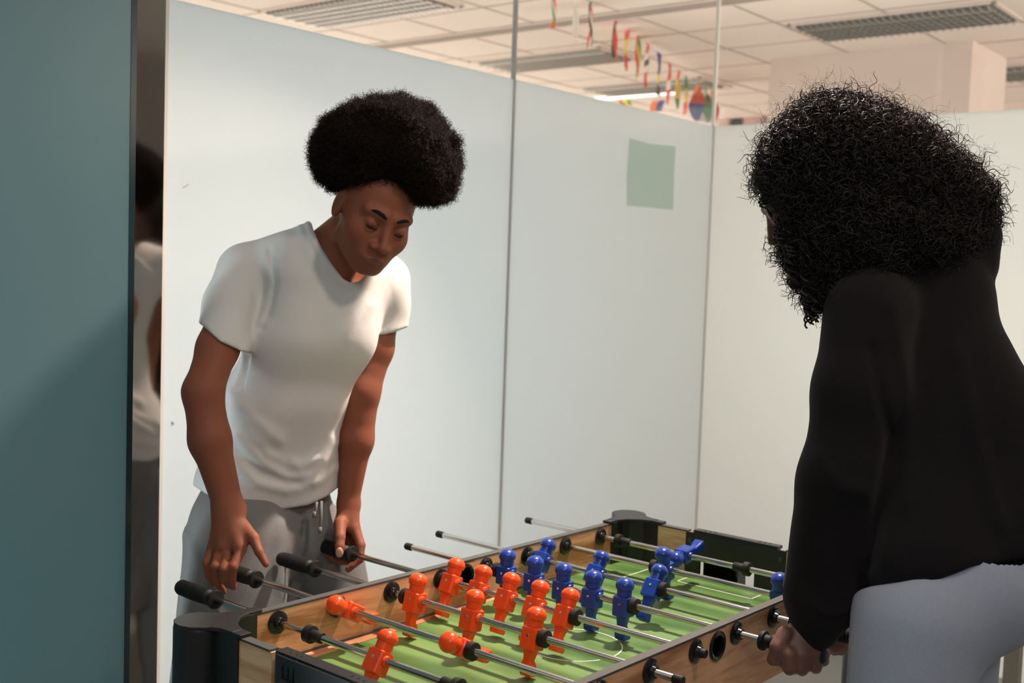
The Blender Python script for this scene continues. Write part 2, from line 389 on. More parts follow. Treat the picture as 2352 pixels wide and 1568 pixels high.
# recessed louvre lamps
def louvre_lamp(m0, m1, n0, n1, label, lit=0, blades=26):
    c = RM((m0+m1)/2, (n0+n1)/2, CEIL_Z)
    t = empty('ceiling_light', c, label, 'ceiling light', 'louvred ceiling lights')
    def P(m, n, z): return RM(m, n, z)-c
    b = MB()
    for a0, a1, b0, b1 in ((m0, m1, n0, n0+.03), (m0, m1, n1-.03, n1), (m0, m0+.03, n0, n1), (m1-.03, m1, n0, n1)):
        q = [P(a0, b0, 0), P(a1, b0, 0), P(a1, b1, 0), P(a0, b1, 0)]
        b.prism([(p[0], p[1]) for p in q], -.012, -.001)
    b.build('frame', M_wallw, t)
    q = [P(m0+.03, n0+.03, 0), P(m1-.03, n0+.03, 0), P(m1-.03, n1-.03, 0), P(m0+.03, n1-.03, 0)]
    MB().prism([(p[0], p[1]) for p in q], -.005, -.003).build('reflector', M_trough, t)
    if lit:
        for k in (.3, .7):
            mm = m0+(m1-m0)*k; MB().tube([P(mm, n0+.06, -.030), P(mm, n1-.06, -.030)], .024, 12).build('tube', M_tubedim, t, True)
    b = MB()
    for k in range(blades):
        n = n0+.03+(n1-n0-.06)*(k+.5)/blades
        q = [P(m0+.03, n-.003, 0), P(m1-.03, n-.003, 0), P(m1-.03, n+.003, 0), P(m0+.03, n+.003, 0)]
        b.prism([(p[0], p[1]) for p in q], -.012 if lit else -.030, -.004)
    for k in range(1, 6):
        m = m0+.03+(m1-m0-.06)*k/6
        q = [P(m-.003, n0+.03, 0), P(m+.003, n0+.03, 0), P(m+.003, n1-.03, 0), P(m-.003, n1-.03, 0)]
        b.prism([(p[0], p[1]) for p in q], -.036, -.004)
    b.build('louvre', M_louv, t)
    return t
louvre_lamp(4.98, 5.60, 5.0, 6.3, 'louvred ceiling light at the top left, nearest above the frosted wall')
louvre_lamp(7.12, 7.72, 5.0, 6.3, 'louvred ceiling light in the middle, crossed by the seam of the glass', 1)
louvre_lamp(8.62, 9.2, 5.0, 6.3, 'louvred ceiling light farthest back behind the row of flags', 1)
louvre_lamp(7.1, 7.72, 2.15, 3.48, 'large louvred ceiling light at top right above the pale bulkhead')
louvre_lamp(9.25, 9.95, 1.2, 2.9, 'louvred ceiling light at the right edge beyond the bulkhead')
# long slot diffuser
t = empty('air_vent', RM(6.3, 4.8, CEIL_Z), 'long slotted air diffuser running across the white tile ceiling', 'air vent')
c = RM(6.3, 4.8, CEIL_Z); b = MB(); b2 = MB()
q = [RM(6.22, 2.9, 0)-c, RM(6.40, 2.9, 0)-c, RM(6.40, 6.95, 0)-c, RM(6.22, 6.95, 0)-c]
b.prism([(p[0], p[1]) for p in q], -.012, -.004); b.build('frame', M_wallw, t)
for k in range(4):
    m = 6.245+.036*k; q = [RM(m, 2.92, 0)-c, RM(m+.016, 2.92, 0)-c, RM(m+.016, 6.93, 0)-c, RM(m, 6.93, 0)-c]
    MB().prism([(p[0], p[1]) for p in q], -.0135, -.006).build('slot', M_dark, t)
# lit strip lamp far behind
pa, pb = RM(9.5, 6.75, 0), RM(9.5, 5.75, 0)
za = (ray(1366, 227)/(ray(1366, 227)@E1)*9.24)[2]+C0[2]
t = empty('strip_light', RM(9.24, 6.05, za), 'thin lit strip lamp glowing behind the flags', 'lamp')
MB().box((0, 0, 0), (.03, .45, .013)).build('tube_cover', M_tube, t); MB().box((0, 0, .020), (.02, .44, .006)).build('housing', M_wallw, t)
# posters on the far wall
def poster_mat(name, seed):
    m = mat(name, (.4, .3, .3), .8); nt = m.node_tree; b = nt.nodes['Principled BSDF']
    tc = nt.nodes.new('ShaderNodeTexCoord'); n = nt.nodes.new('ShaderNodeTexNoise'); n.noise_dimensions = '4D'
    n.inputs['W'].default_value = seed; n.inputs['Scale'].default_value = 5; n.inputs['Detail'].default_value = 3
    nt.links.new(tc.outputs['Object'], n.inputs['Vector'])
    r = nt.nodes.new('ShaderNodeValToRGB'); e = r.color_ramp.elements
    e[0].position = .38; e[0].color = (.06, .05, .06, 1); e[1].position = .5; e[1].color = (.45, .30, .29, 1)
    x = e.new(.6); x.color = (.62, .47, .45, 1); x = e.new(.44); x.color = (.10, .20, .16, 1)
    nt.links.new(n.outputs['Fac'], r.inputs[0]); nt.links.new(r.outputs[0], b.inputs['Base Color'])
    return m
def onM(px, py, m): d = ray(px, py); return C0+d*m/(d@E1)
for i, (a, b_, l) in enumerate((((1653, 222), (1704, 300), 'blurry pinkish photo poster on the far wall, left one of the pair'),
                               ((1710, 217), (1757, 300), 'blurry photo poster with a green corner, beside the bulkhead'))):
    p0 = onM(*a, 11.15); p1 = onM(*b_, 11.15); c = (p0+p1)/2
    t = tag(MB().box((0, 0, 0), (abs((p1-p0)@E2)/2, .01, abs(p0[2]-p1[2])/2)).build('poster', poster_mat('poster_print_%d' % i, i*3.3)), l, 'poster')
    t.location = c; t.rotation_euler = (0, 0, TH+math.pi/2)
q = J(2328, 1500, 3.6)
po = MB().box((0, 0, .28), (.022, .022, .28)).build('metal_post', mat('grey_post_paint', (.30, .25, .21), .6)); po.location = (q[0], q[1], FLOOR_Z)
tag(po, 'narrow grey upright post standing behind the leggings at the right edge', 'post')
# flags
FC = dict(r=(.75, .05, .02), w=(.72, .70, .66), g=(.03, .30, .08), b=(.03, .06, .30), y=(.80, .62, .03), k=(.03, .03, .04), o=(.85, .20, .03), l=(.20, .45, .70))
FM = {k: mat('flag_cloth_'+k, v, .85) for k, v in FC.items()}
def flag(c, direction, w, h, stripes, vertical, label, parent, wav=.012):
    d = np.array(direction, float); d /= np.linalg.norm(d); nrm = np.cross(d, [0, 0, 1.]); b = MB(); n = 12; ms = []
    keys = []
    for s_ in stripes:
        if s_ not in keys: keys.append(s_)
    ph = random.random()*6
    P = lambda u, v: d*(u-.5)*w-np.array([0, 0, 1.])*v*h+nrm*wav*math.sin(v*5+u*4+ph)+d*.02*math.sin(v*3+ph)
    for i in range(n):
        for j in range(n):
            k = stripes[int((i if vertical else j)*len(stripes)/n)]
            b.add([P(i/n, j/n), P((i+1)/n, j/n), P((i+1)/n, (j+1)/n), P(i/n, (j+1)/n)], [(0, 1, 2, 3)], keys.index(k))
    o = b.build('flag', [FM[k] for k in keys], parent, True); o.location = c-np.array(parent.location)
    md = o.modifiers.new('s', 'SOLIDIFY'); md.thickness = .002
    return tag(o, label)
fl = [(1275, -62, 6.40, 'gwro', 1, 'green, white and red flag highest on the bunting, cut by the top of the picture'),
      (1325, -25, 6.80, 'www', 1, 'plain pale flag near the top of the bunting'),
      (1358, -3, 7.20, 'kwr', 1, 'dark, white and red flag third from the top of the bunting'),
      (1414, 33, 7.67, 'krr', 1, 'dark and red flag hanging just above the plain red one'),
      (1441, 58, 7.95, 'ryr', 0, 'red flag with a yellow middle on the bunting'),
      (1467, 82, 8.18, 'ryg', 1, 'red, yellow and green upright-striped flag on the bunting'),
      (1487, 104, 8.41, 'rwkwrr', 0, 'red flag with a dark cross band on the bunting'),
      (1515, 124, 8.64, 'bbyk', 0, 'blue and yellow flag on the bunting'),
      (1538, 147, 8.93, 'rrwrr', 0, 'red flag with a small white mark on the bunting'),
      (1559, 163, 9.22, 'ryyg', 0, 'red, yellow and green banded flag low on the bunting'),
      (1577, 178, 9.45, 'gyr', 0, 'green, yellow and red flag beside the strip lamp'),
      (1603, 196, 9.73, 'orbb', 0, 'orange and blue crumpled flag near the corner seam'),
      (1622, 200, 9.85, 'wgg', 1, 'white and green crumpled flag near the corner seam'),
      (1636, 203, 9.96, 'wrr', 1, 'white and red curled flag nearest the corner seam')]
tops = [J(*q[:3]) for q in fl]
BT = empty('flag_bunting', tops[5], 'long string of small flags hanging under the ceiling behind the glass', 'bunting')
for i, (px, py, D, st, ve, lb) in enumerate(fl):
    c = tops[i]
    dr = tops[9]-tops[2]; dr = dr/np.linalg.norm(dr); dr[2] = 0
    side = CR*(-.06 if i < 11 else .25)
    dr = ray(px, py).copy(); dr[2] = 0; dr = dr/np.linalg.norm(dr); side = CR*(.06 if i % 2 else -.05) if i < 11 else CR*.4
    flag(c, dr+side, .17, .30, st, ve, lb, BT, .014 if i < 11 else .04)
pts = [tops[0]+(tops[0]-tops[1])]+tops+[tops[-1]+(tops[-1]-tops[-2])*3]; pts[0][2] = CEIL_Z-.01; pts[-1][2] = CEIL_Z-.01
MB().tube([p-tops[5] for p in pts], .003, 5).build('string', FM['w'], BT)
p1, p2 = onM(1437, 229, 9.3), onM(1511, 231, 9.3)
B2 = empty('flag_bunting', (p1+p2)/2, 'short string with two small backlit flags under the strip lamp', 'bunting')
e0 = p1+(p1-p2)*1.2; e1 = p2+(p2-p1)*1.2; e0[2] = e1[2] = CEIL_Z-.01
MB().tube([q_-(p1+p2)/2 for q_ in (e0, p1, p2, e1)], .002, 5).build('string', FM['w'], B2)
flag(p1, E2, .13, .055, 'gyybo', 1, 'green, yellow, blue and orange flag', B2, .004)
flag(p2, E2, .14, .10, 'bboo', 1, 'orange and blue flag', B2, .004)
# translucent note behind the glass, marks on the film
q = [onY(*p, 0) for p in ((1440, 318), (1550, 335), (1545, 482), (1440, 472))]
def onN(px, py, n): d = ray(px, py); return C0+d*n/(d@E2)
q = [onN(*p, GN-.004) for p in ((1446, 318), (1490, 330), (1551, 336), (1547, 400), (1545, 482), (1490, 476), (1440, 472), (1440, 400))]
b = MB(); b.add(q+[p-E2*.004 for p in q], [tuple(range(8)), tuple(range(15, 7, -1))]+[(i, (i+1) % 8, 8+(i+1) % 8, 8+i) for i in range(8)])
tag(b.build('paper_note', M_sticker), 'square grey-green note stuck on the frosted glass wall', 'note')

for pts_, r_, lb in (([(420, 431), (427, 427), (433, 423)], .0016, 'small dark scratch on the frosted glass left of the big curly hair'), ([(395, 968), (398, 974)], .0035, 'faint grey smudge low on the frosted glass beside the left elbow')):
    P_ = [onN(x_, y_, GN-.002) for x_, y_ in pts_]
    o = MB().tube([p-P_[0] for p in P_], r_, 6).build('scuff_mark', M_seam); o.location = P_[0]; tag(o, lb, 'mark')

# ================================================================== FOOSBALL TABLE
TW = .639; TL0 = .012; TL1 = 1.338; TT = .018; FZ = -.109; SB = -.157
T = empty('foosball_table', (.675, -.32, FLOOR_Z), 'wooden foosball table with black corner posts, blue and orange players', 'foosball table')
TO = np.array([.675, -.32, FLOOR_Z])
def tb_build(b, name, m, parent=T, **k):
    if parent is T: b.v = [tuple(np.array(v)-TO) for v in b.v]
    return b.build(name, m, parent, **k)
RODX = [.15*k for k in range(1, 9)]
RZ = -.027
def side_panel(y0, y1):
    # panel with a round ball hole at x=.68: two slabs, the hole drawn by a ring of quads
    b = MB(); hx, hz, hr = .68, -.036, .021; z1 = -.004; n = 24
    def slab(xa, xb, za, zb): b.box(((xa+xb)/2, (y0+y1)/2, (za+zb)/2), ((xb-xa)/2, (y1-y0)/2, (zb-za)/2))
    slab(TL0-.02, hx-.03, SB, z1); slab(hx+.03, TL1+.02, SB, z1); slab(hx-.03, hx+.03, SB, hz-.03)
    # square frame with round hole
    def sq(a):
        c, s_ = math.cos(a), math.sin(a); k = .03/max(abs(c), abs(s_)); return hx+c*k, min(hz+s_*k, z1)
    for i in range(n):
        a0, a1 = 2*math.pi*i/n+math.pi/4, 2*math.pi*(i+1)/n+math.pi/4; vs = []
        for y in (y0, y1):
            for a in (a0, a1):
                vs.append((hx+hr*math.cos(a), y, hz+hr*math.sin(a))); X, Z = sq(a); vs.append((X, y, Z))
        b.add(vs, [(0, 1, 3, 2), (4, 6, 7, 5), (0, 2, 6, 4), (1, 5, 7, 3)])
    return tb_build(b, 'side_panel', M_wood)
side_panel(0, TT); side_panel(-TW-TT, -TW)
for x0, x1 in ((TL0-TT, TL0), (TL1, TL1+TT)):
    b = MB(); g0, g1 = -.185, -.455
    cx, hx = (x0+x1)/2, (x1-x0)/2
    b.box((cx, g0/2, (SB-.004)/2), (hx, -g0/2, -(SB+.004)/2)); b.box((cx, (g1-TW)/2, (SB-.004)/2), (hx, (TW+g1)/2, -(SB+.004)/2))
    b.box((cx, (g0+g1)/2, (SB+FZ)/2), (hx, (g0-g1)/2, (FZ-SB)/2-.004))
    tb_build(b, 'end_panel', M_woodend)
for y0, y1 in ((-.0005, TT+.0005), (-TW-TT-.0005, -TW+.0005)):
    tb_build(MB().box(((TL0+TL1)/2, (y0+y1)/2, -.002), ((TL1-TL0)/2+.02, (y1-y0)/2, .0022)), 'edge_band', M_grey)
for x0, x1 in ((TL0-TT-.0005, TL0+.0005), (TL1-.0005, TL1+TT+.0005)):
    for ya, yb in ((-.002, -.18), (-.46, -TW+.002)):
        tb_build(MB().box(((x0+x1)/2, (ya+yb)/2, -.002), ((x1-x0)/2, abs(yb-ya)/2, .0021)), 'edge_band', M_grey)
# playfield
def field_mat():
    m = mat('printed_pitch', (.10, .22, .05), .38, spec=.5); nt = m.node_tree; b = nt.nodes['Principled BSDF']
    tc = nt.nodes.new('ShaderNodeTexCoord'); sp = nt.nodes.new('ShaderNodeSeparateXYZ'); nt.links.new(tc.outputs['Object'], sp.inputs[0])
    n = nt.nodes.new('ShaderNodeTexNoise'); n.inputs['Scale'].default_value = 9; n.inputs['Detail'].default_value = 5
    mp = nt.nodes.new('ShaderNodeMapping'); mp.inputs['Scale'].default_value = (2.2, .45, 1)
    nt.links.new(tc.outputs['Object'], mp.inputs[0]); nt.links.new(mp.outputs[0], n.inputs['Vector'])
    s = nt.nodes.new('ShaderNodeMath'); s.operation = 'MULTIPLY'; s.inputs[1].default_value = 2*math.pi/(.15*S)
    nt.links.new(sp.outputs[0], s.inputs[0]); si = nt.nodes.new('ShaderNodeMath'); si.operation = 'SINE'; nt.links.new(s.outputs[0], si.inputs[0])
    ad = nt.nodes.new('ShaderNodeMath'); ad.operation = 'MULTIPLY_ADD'; ad.inputs[1].default_value = .13
    nt.links.new(si.outputs[0], ad.inputs[0]); nt.links.new(n.outputs['Fac'], ad.inputs[2])
    r = nt.nodes.new('ShaderNodeValToRGB'); e = r.color_ramp.elements
    e[0].position = .32; e[0].color = (.045, .12, .024, 1); e[1].position = .68; e[1].color = (.15, .27, .085, 1)
    nt.links.new(ad.outputs[0], r.inputs[0]); nt.links.new(r.outputs[0], b.inputs['Base Color'])
    return m
tb_build(MB().box(((TL0+TL1)/2, -TW/2, FZ-.006), ((TL1-TL0)/2, TW/2, .006)), 'playfield', field_mat())
for y in (-.0095, -TW+.0095):   # wooden strip along the foot of each side wall with a dark gap above it
    s_ = 1 if y > -.1 else -1
    vs = []
    for x, w_ in ((TL0, .020), (.86, -.005)): vs += [(x, y+s_*.0095, FZ), (x, y+s_*.0095, FZ+.006), (x, y-s_*w_, FZ+.001), (x, y-s_*w_, FZ)]
    tb_build(MB().add(vs, [(0, 1, 2, 3), (4, 7, 6, 5), (0, 4, 5, 1), (1, 5, 6, 2), (2, 6, 7, 3), (0, 3, 7, 4)]), 'side_strip', M_wood)
    tb_build(MB().box((.675, y+s_*.009, FZ+.008), (.66, .0012, .0025)), 'groove', M_dark)
b = MB(); cx, cy, R_ = .66, -.33, .102
def ring(b, cx, cy, R_, w, a0=0, a1=2*math.pi, n=72):
    for i in range(n):
        t0, t1 = a0+(a1-a0)*i/n, a0+(a1-a0)*(i+1)/n
        vs = []
        for z in (FZ+.0001, FZ+.0007):
            for t_ in (t0, t1):
                for r in (R_-w, R_+w): vs.append((cx+r*math.cos(t_), cy+r*math.sin(t_), z))
        b.add(vs, [(4, 5, 7, 6), (0, 2, 3, 1), (0, 4, 6, 2), (1, 3, 7, 5)])
ring(b, cx, cy, R_, .0014); tb_build(b, 'centre_circle', M_white)
def seg(b, x0, y0, x1, y1, w=.0014): b.box(((x0+x1)/2, (y0+y1)/2, FZ+.0004), (abs(x1-x0)/2+w, abs(y1-y0)/2+w, .0003))
for X, dx in ((TL1, -1), (TL0, 1)):
    b = MB()
    for wd_, hh in ((.098, .105), (.183, .22)):
        x1 = X+dx*wd_; seg(b, X, -.32+hh, x1, -.32+hh); seg(b, X, -.32-hh, x1, -.32-hh); seg(b, x1, -.32-hh, x1, -.32+hh)
        tb_build(b, 'goal_area_line', M_white); b = MB()
# corner posts with covers
for xc, sx in ((TL1+TT/2, 1), (TL0-TT/2, -1)):
    for yc, sy in ((TT/2, 1), (-TW-TT/2, -1)):
        p = (xc+sx*.013, yc+sy*.013)
        ps = tb_build(MB().lathe((*p, FLOOR_Z), (0, 0, 1), [(0, .044), (.003, .047), (-FLOOR_Z-.004, .047), (-FLOOR_Z+.002, .0455), (-FLOOR_Z+.004, .044)], 48), 'corner_post', M_black, smooth=True, auto=True)
        b = MB(); hx = hy = .105
        # arms over the rails
        b.box((xc-sx*hx/2, yc, .0035), (hx/2+.004, .0125, .0035)); b.box((xc, yc-sy*hy/2, .0035), (.0125, hy/2+.004, .0035))
        # flared top between post and arms
        a = math.pi/2
        pts = [(xc-sx*.085, yc+sy*.0125), (xc-sx*.055, yc+sy*.015), (xc-sx*.036, yc+sy*.024)]
        for k in range(9):
            w = math.radians(150-k*26.25)
            lx, ly = math.cos(w), math.sin(w); pts.append((p[0]+sx*.0468*lx, p[1]+sy*.0468*ly))
        pts += [(xc+sx*.024, yc-sy*.036), (xc+sx*.015, yc-sy*.055), (xc+sx*.0125, yc-sy*.085), (xc-sx*.010, yc-sy*.085), (xc-sx*.024, yc-sy*.05), (xc-sx*.05, yc-sy*.024), (xc-sx*.085, yc-sy*.010)]
        b.prism(pts, .0005, .0078)
        # inner and outer skirts
        inn = [(xc-sx*.098, yc-sy*.009), (xc-sx*.098, yc-sy*.0125), (xc-sx*.055, yc-sy*.0145), (xc-sx*.036, yc-sy*.022), (xc-sx*.022, yc-sy*.036), (xc-sx*.0145, yc-sy*.055), (xc-sx*.0125, yc-sy*.098), (xc-sx*.009, yc-sy*.098), (xc-sx*.009, yc-sy*.009)]
        b.prism(inn, FZ, .002)
        b.box((xc-sx*.045, yc+sy*.0115, -.078), (.058, .0025, .079)); b.box((xc+sx*.0115, yc-sy*.045, -.078), (.0025, .058, .079))
        tb_build(b, 'corner_cover', M_black, bevel=.0012)
# goals
for X, sx in ((TL1, 1), (TL0, -1)):
    b = MB(); g0, g1 = -.178, -.462; xi = X-sx*.003
    gc = (g0+g1)/2; gh = (g0-g1)/2
    b.box((X-sx*.0015, gc, -.032), (.0035, gh, .030))                    # inner face plate over the mouth
    b.box((X-sx*.0015, g0-.022, -.083), (.0035, .022, .024)); b.box((X-sx*.0015, g1+.041 if sx > 0 else g1+.022, -.083), (.0035, .041 if sx > 0 else .022, .024))
    b.box((X+sx*.009, gc, .002), (.0125, gh-.022, .0035))                # cap on the rail
    b.box((X+sx*.022, gc, -.022), (.006, gh-.03, .024))
    for s_ in (-1, 1):                                                   # thin ribs bending over the cap
        for k in range(3):
            y = gc+s_*(gh-.05-.014*k)
            b.tube([(X+sx*.002, y, .0045), (X+sx*.012, y, .0065), (X+sx*.022, y, .002), (X+sx*.029, y, -.012), (X+sx*.030, y, -.04)], .0011, 6)
    tb_build(b, 'goal_frame', M_black)
    b = MB()                                                             # ball box hanging outside
    prof = [(.022, -.030), (.045, -.042), (.062, -.07), (.068, -.12), (.068, -.20), (.018, -.20), (.018, -.17), (.058, -.17), (.056, -.12), (.05, -.075), (.038, -.055), (.022, -.046)]
    ya, yb = gc+gh-.05, gc-gh+.05
    if sx > 0: ya, yb = gc+gh-.045, -.318        # far box leaves a gap towards the right
    n = len(prof); vs = [(X+sx*x, ya, z) for x, z in prof]+[(X+sx*x, yb, z) for x, z in prof]
    b.add(vs, [(i, (i+1) % n, n+(i+1) % n, n+i) for i in range(n)]+[tuple(range(n)), tuple(range(2*n-1, n-1, -1))])
    for y in (ya, yb): b.box((X+sx*.04, y, -.115), (.022, .003, .06))
    tb_build(b, 'goal_box', M_blackgl, bevel=.001)
    for y in (g0-.013, g1+.013):
        tb_build(MB().box((X-sx*.0055, y, -.024), (.0008, .0045, .0065)), 'square_plug', M_grey)
# bearings and ball holes
def bearing(x, y, sgn):
    return tb_build(MB().lathe((x, y, RZ), (0, sgn, 0), [(0, .0225), (.0035, .0225), (.006, .018), (.006, .012), (.014, .0105), (.014, .0075), (.0, .0075)], 28), 'rod_bearing', M_blackgl, smooth=True, auto=True)
for x in RODX:
    bearing(x, 0, -1); bearing(x, TT, 1); bearing(x, -TW, 1); bearing(x, -TW-TT, -1)
for y, s_ in ((0, -1), (TT, 1), (-TW, 1), (-TW-TT, -1)):
    tb_build(MB().lathe((.68, y, -.036), (0, s_, 0), [(-.004, .0205), (-.004, .021), (0, .029), (.003, .029), (.0045, .025), (.003, .0205), (-.004, .0205)], 32), 'ball_hole_rim', M_blackgl, smooth=True, auto=True)
tb_build(MB().box((.675, -.32, SB+.02), (.655, .315, .003)), 'bottom_board', M_wood)
tb_build(MB().box((.675, -.32, -.72), (.66, .02, .02)).box((.02, -.32, -.7), (.02, .32, .02)).box((1.33, -.32, -.7), (.02, .32, .02)), 'leg_brace', M_black)
# a player figure in rod-local coordinates: origin on the rod axis, z up, y along the rod, faces +x
def figure_mesh(col):
    b = MB()
    def block(rows, mi=0):          # rows: (z, cx, hx, hy, c) stacked chamfered octagons
        n = 8; vs = []
        for z, cx, hx, hy, c in rows:
            for x, y in ((-hx, -hy+c), (-hx+c, -hy), (hx-c, -hy), (hx, -hy+c), (hx, hy-c), (hx-c, hy), (-hx+c, hy), (-hx, hy-c)): vs.append((x+cx, y, z))
        fs = [(i*n+k, i*n+(k+1) % n, (i+1)*n+(k+1) % n, (i+1)*n+k) for i in range(len(rows)-1) for k in range(n)]
        fs += [tuple(range(n))[::-1], tuple((len(rows)-1)*n+k for k in range(n))]; b.add(vs, fs, mi)
    block([(-.027, 0, .0145, .0155, .003), (-.0245, 0, .0172, .0185, .003), (.0135, 0, .0172, .0185, .003), (.0165, 0, .0145, .0155, .003)])      # torso
    block([(-.076, .004, .0115, .0125, .003), (-.072, .004, .0135, .0135, .003), (-.058, .001, .0120, .0135, .003), (-.046, -.001, .0085, .0095, .003), (-.034, 0, .0095, .0115, .003), (-.020, 0, .0125, .0135, .003)])   # legs and foot
    b.lathe((0, -.023, 0), (0, 1, 0), [(0, .0095), (.003, .011), (.043, .011), (.046, .0095)], 16)                                             # boss round the rod
    b.lathe((0, 0, .014), (0, 0, 1), [(0, .012), (.003, .0155), (.0165, .0160), (.0170, .0182), (.022, .0198), (.028, .0194), (.034, .0162), (.0385, .0105), (.0405, .003)], 20)   # neck, face and cap
    b.box((.012, 0, .024), (.004, .008, .003))
    b.lathe((-.0168, 0, 0), (-1, 0, 0), [(0, .0030), (.0012, .0030), (.0014, .0026)], 12, 1)
    b.lathe((.0168, 0, 0), (1, 0, 0), [(0, .0030), (.0012, .0030), (.0014, .0026)], 12, 1)
    return b
FIG = {}
def figure(rod, y, col):
    if col not in FIG:
        o = figure_mesh(col).build('player_figure', [M_orange if col == 'o' else M_blue, M_screw], rod, smooth=True, bevel=.0012, auto=True)
        FIG[col] = o
    else:
        o = FIG[col].copy(); COL.objects.link(o); o.parent = rod
    o.location = (0, y, 0); return o
def bumper(rod, y, sleeve=0):
    b = MB(); b.lathe((0, y-.008, 0), (0, 1, 0), [(0, .013), (.0015, .0168), (.0145, .0168), (.016, .013)], 24)
    if sleeve:
        y2 = y+sleeve*.035; b.lathe((0, min(y, y2), 0), (0, 1, 0), [(0, .0098), (.001, .0105), (.034, .0105), (.035, .0098)], 20)
    return b.build('bumper', M_rubber, rod, smooth=True, auto=True)
def handle(rod, y0, sgn):           # y0: end nearest the table
    b = MB(); prof = [(0, .0075), (.001, .0185), (.005, .0195), (.009, .0185), (.0105, .0130), (.020, .0120), (.024, .0145)]
    for k in range(14):
        t_ = .026+k*.0068; rr = .0162+.0012*math.sin(k/13*math.pi)
        prof += [(t_, rr), (t_+.0040, rr), (t_+.0048, rr-.0018), (t_+.0062, rr-.0018)]
    prof += [(.124, .0165), (.130, .0145), (.133, .009)]
    b.lathe((0, y0, 0), (0, sgn, 0), prof, 24)
    return b.build('handle', M_rubber, rod, smooth=True, auto=True)
def rod(i, y_left, y_right, hside, hy, figs, col, tilt, bumps_):
    # tilt: turn about the rod axis in degrees, head towards +x when positive
    r = bpy.data.objects.new('rod', None); 
    me_b = MB().lathe((0, y_right, 0), (0, 1, 0), [(0, .0066), (.0008, .0070), (y_left-y_right-.0008, .0070), (y_left-y_right, .0066)], 20)
    r = me_b.build('rod', M_chrome, T, smooth=True, auto=True)
    r.location = np.array([RODX[i-1], 0, RZ])-TO; r.rotation_euler = (0, math.radians(tilt), 0)
    for y in figs: figure(r, y, col)
    for y, s_ in bumps_: bumper(r, y, s_)
    handle(r, hy, hside)
    e = y_left if hside < 0 else y_right; s_ = 1 if hside < 0 else -1
    MB().lathe((0, e-s_*.014, 0), (0, s_, 0), [(0, .0075), (.001, .0088), (.018, .0088), (.020, .0075)], 18).build('end_cap', M_rubber, r, smooth=True, auto=True)
    return r
rod(1, .30, -.766, 1, .197, [-.286], 'o', 32, [(-.098, -1), (-.478, 1)])
rod(2, .39, -.67, 1, .262, [-.034, -.345], 'o', -62, [(-.372, 0), (-.010, 0)])
rod(3, .35, -.72, 1, .243, [-.072, -.233, -.392], 'o', 12, [(-.045, 0), (-.419, 0)])
rod(4, .40, -.675, 1, .289, [-.033, -.114, -.194, -.273, -.352], 'o', 24, [(-.012, 0), (-.379, 0)])
rod(5, .258, -.838, -1, -.712, [-.064, -.146, -.228, -.309, -.391], 'b', 3, [(-.037, 0), (-.418, 0)])
rod(6, .297, -.826, -1, -.70, [-.048, -.207, -.366], 'b', 34, [(-.021, 0), (-.393, 0)])
rod(7, .022, -1.06, -1, -.93, [-.296, -.597], 'b', -12, [(-.269, 0), (-.624, 0)])
rod(8, .247, -.87, -1, -.74, [-.256], 'b', -98, [(-.060, -1), (-.432, 1)])

# ================================================================== BOY AT THE FAR SIDE OF THE TABLE
def Z3(x, y, D, r): return (380+x/3.213, 1080+y/3.213, D, r/3.213)
def dirc(a, b, c): v = CR*a-CU*b-CFW*c; return v/np.linalg.norm(v)
hN = dirc(.38, .45, .81); hZ = dirc(.42, -.86, .29); hZ = hZ-hN*(hZ@hN); hZ /= np.linalg.norm(hZ); hX = np.cross(hN, hZ)
HR = np.stack([hX, hN, hZ], 1)                         # columns: his right, forward, up
HS = .95/S                                             # metres -> table units for the head
HO = J(887, 523, 2.56)-hN*.080*HS
def hp(x, y, z): return HO+HR@(np.array([x, y, z])*HS)
def head_sdf(p):
    q = (p-HO)@HR/HS                                   # metres in head space
    ax = q.copy(); ax[:, 0] = np.abs(ax[:, 0])
    A = lambda *v: np.array(v, float)
    d = ell(q, A(0, -.012, .035), (.074, .092, .085))
    d = smin(d, ell(q, A(0, .022, -.03), (.066, .066, .075)), .03)
    d = smin(d, ell(q, A(0, .050, -.062), (.040, .038, .042)), .025)
    d = smin(d, ball(q, A(0, .068, -.094), .016), .022)                    # chin
    d = smin(d, cone(ax, A(.050, .008, -.060), A(.018, .062, -.094), .017, .013), .02)   # jaw line
    d = smin(d, ball(ax, A(.044, .052, -.028), .020), .025)                # cheek bones
    d = smin(d, cone(ax, A(.012, .083, .022), A(.046, .066, .024), .009, .009), .014)  # brow ridge
    d = smax(d, -ell(ax, A(.031, .096, -.001), (.018, .016, .011)), .012)  # sockets
    d = smin(d, cone(q, A(0, .084, .008), A(0, .105, -.034), .0065, .0095), .012)   # nose bridge
    d = smin(d, ball(q, A(0, .108, -.038), .0105), .008)
    d = smin(d, ell(ax, A(.0150, .093, -.040), (.0095, .0115, .0085)), .006)
    d = smin(d, ell(q, A(0, .078, -.068), (.028, .020, .020)), .016)       # muzzle
    d = smin(d, cone(ax, A(0, .0965, -.0645), A(.021, .0885, -.0685), .0052, .0030), .004)  # upper lip
    d = smin(d, cone(ax, A(0, .0945, -.0760), A(.019, .0870, -.0725), .0062, .0030), .004)  # lower lip
    d = smax(d, -cone(ax, A(0, .1035, -.0702), A(.023, .0940, -.0702), .0024, .0014), .0015)
    # eyeball with lowered upper lid
    d = smin(d, ell(ax, A(.031, .0735, .000), (.0145, .0125, .0120)), .004)
    d = smax(d, -cone(ax, A(.020, .0880, -.0068), A(.042, .0825, -.0058), .0016, .0012), .002)
    # ears
    e = ell(ax, A(.078, -.012, -.006), (.009, .019, .031)); e = smax(e, -ell(ax, A(.086, -.006, -.002), (.006, .010, .017)), .004)
    d = smin(d, e, .006)
    return d*HS
NECK0 = hp(0, -.045, -.04)
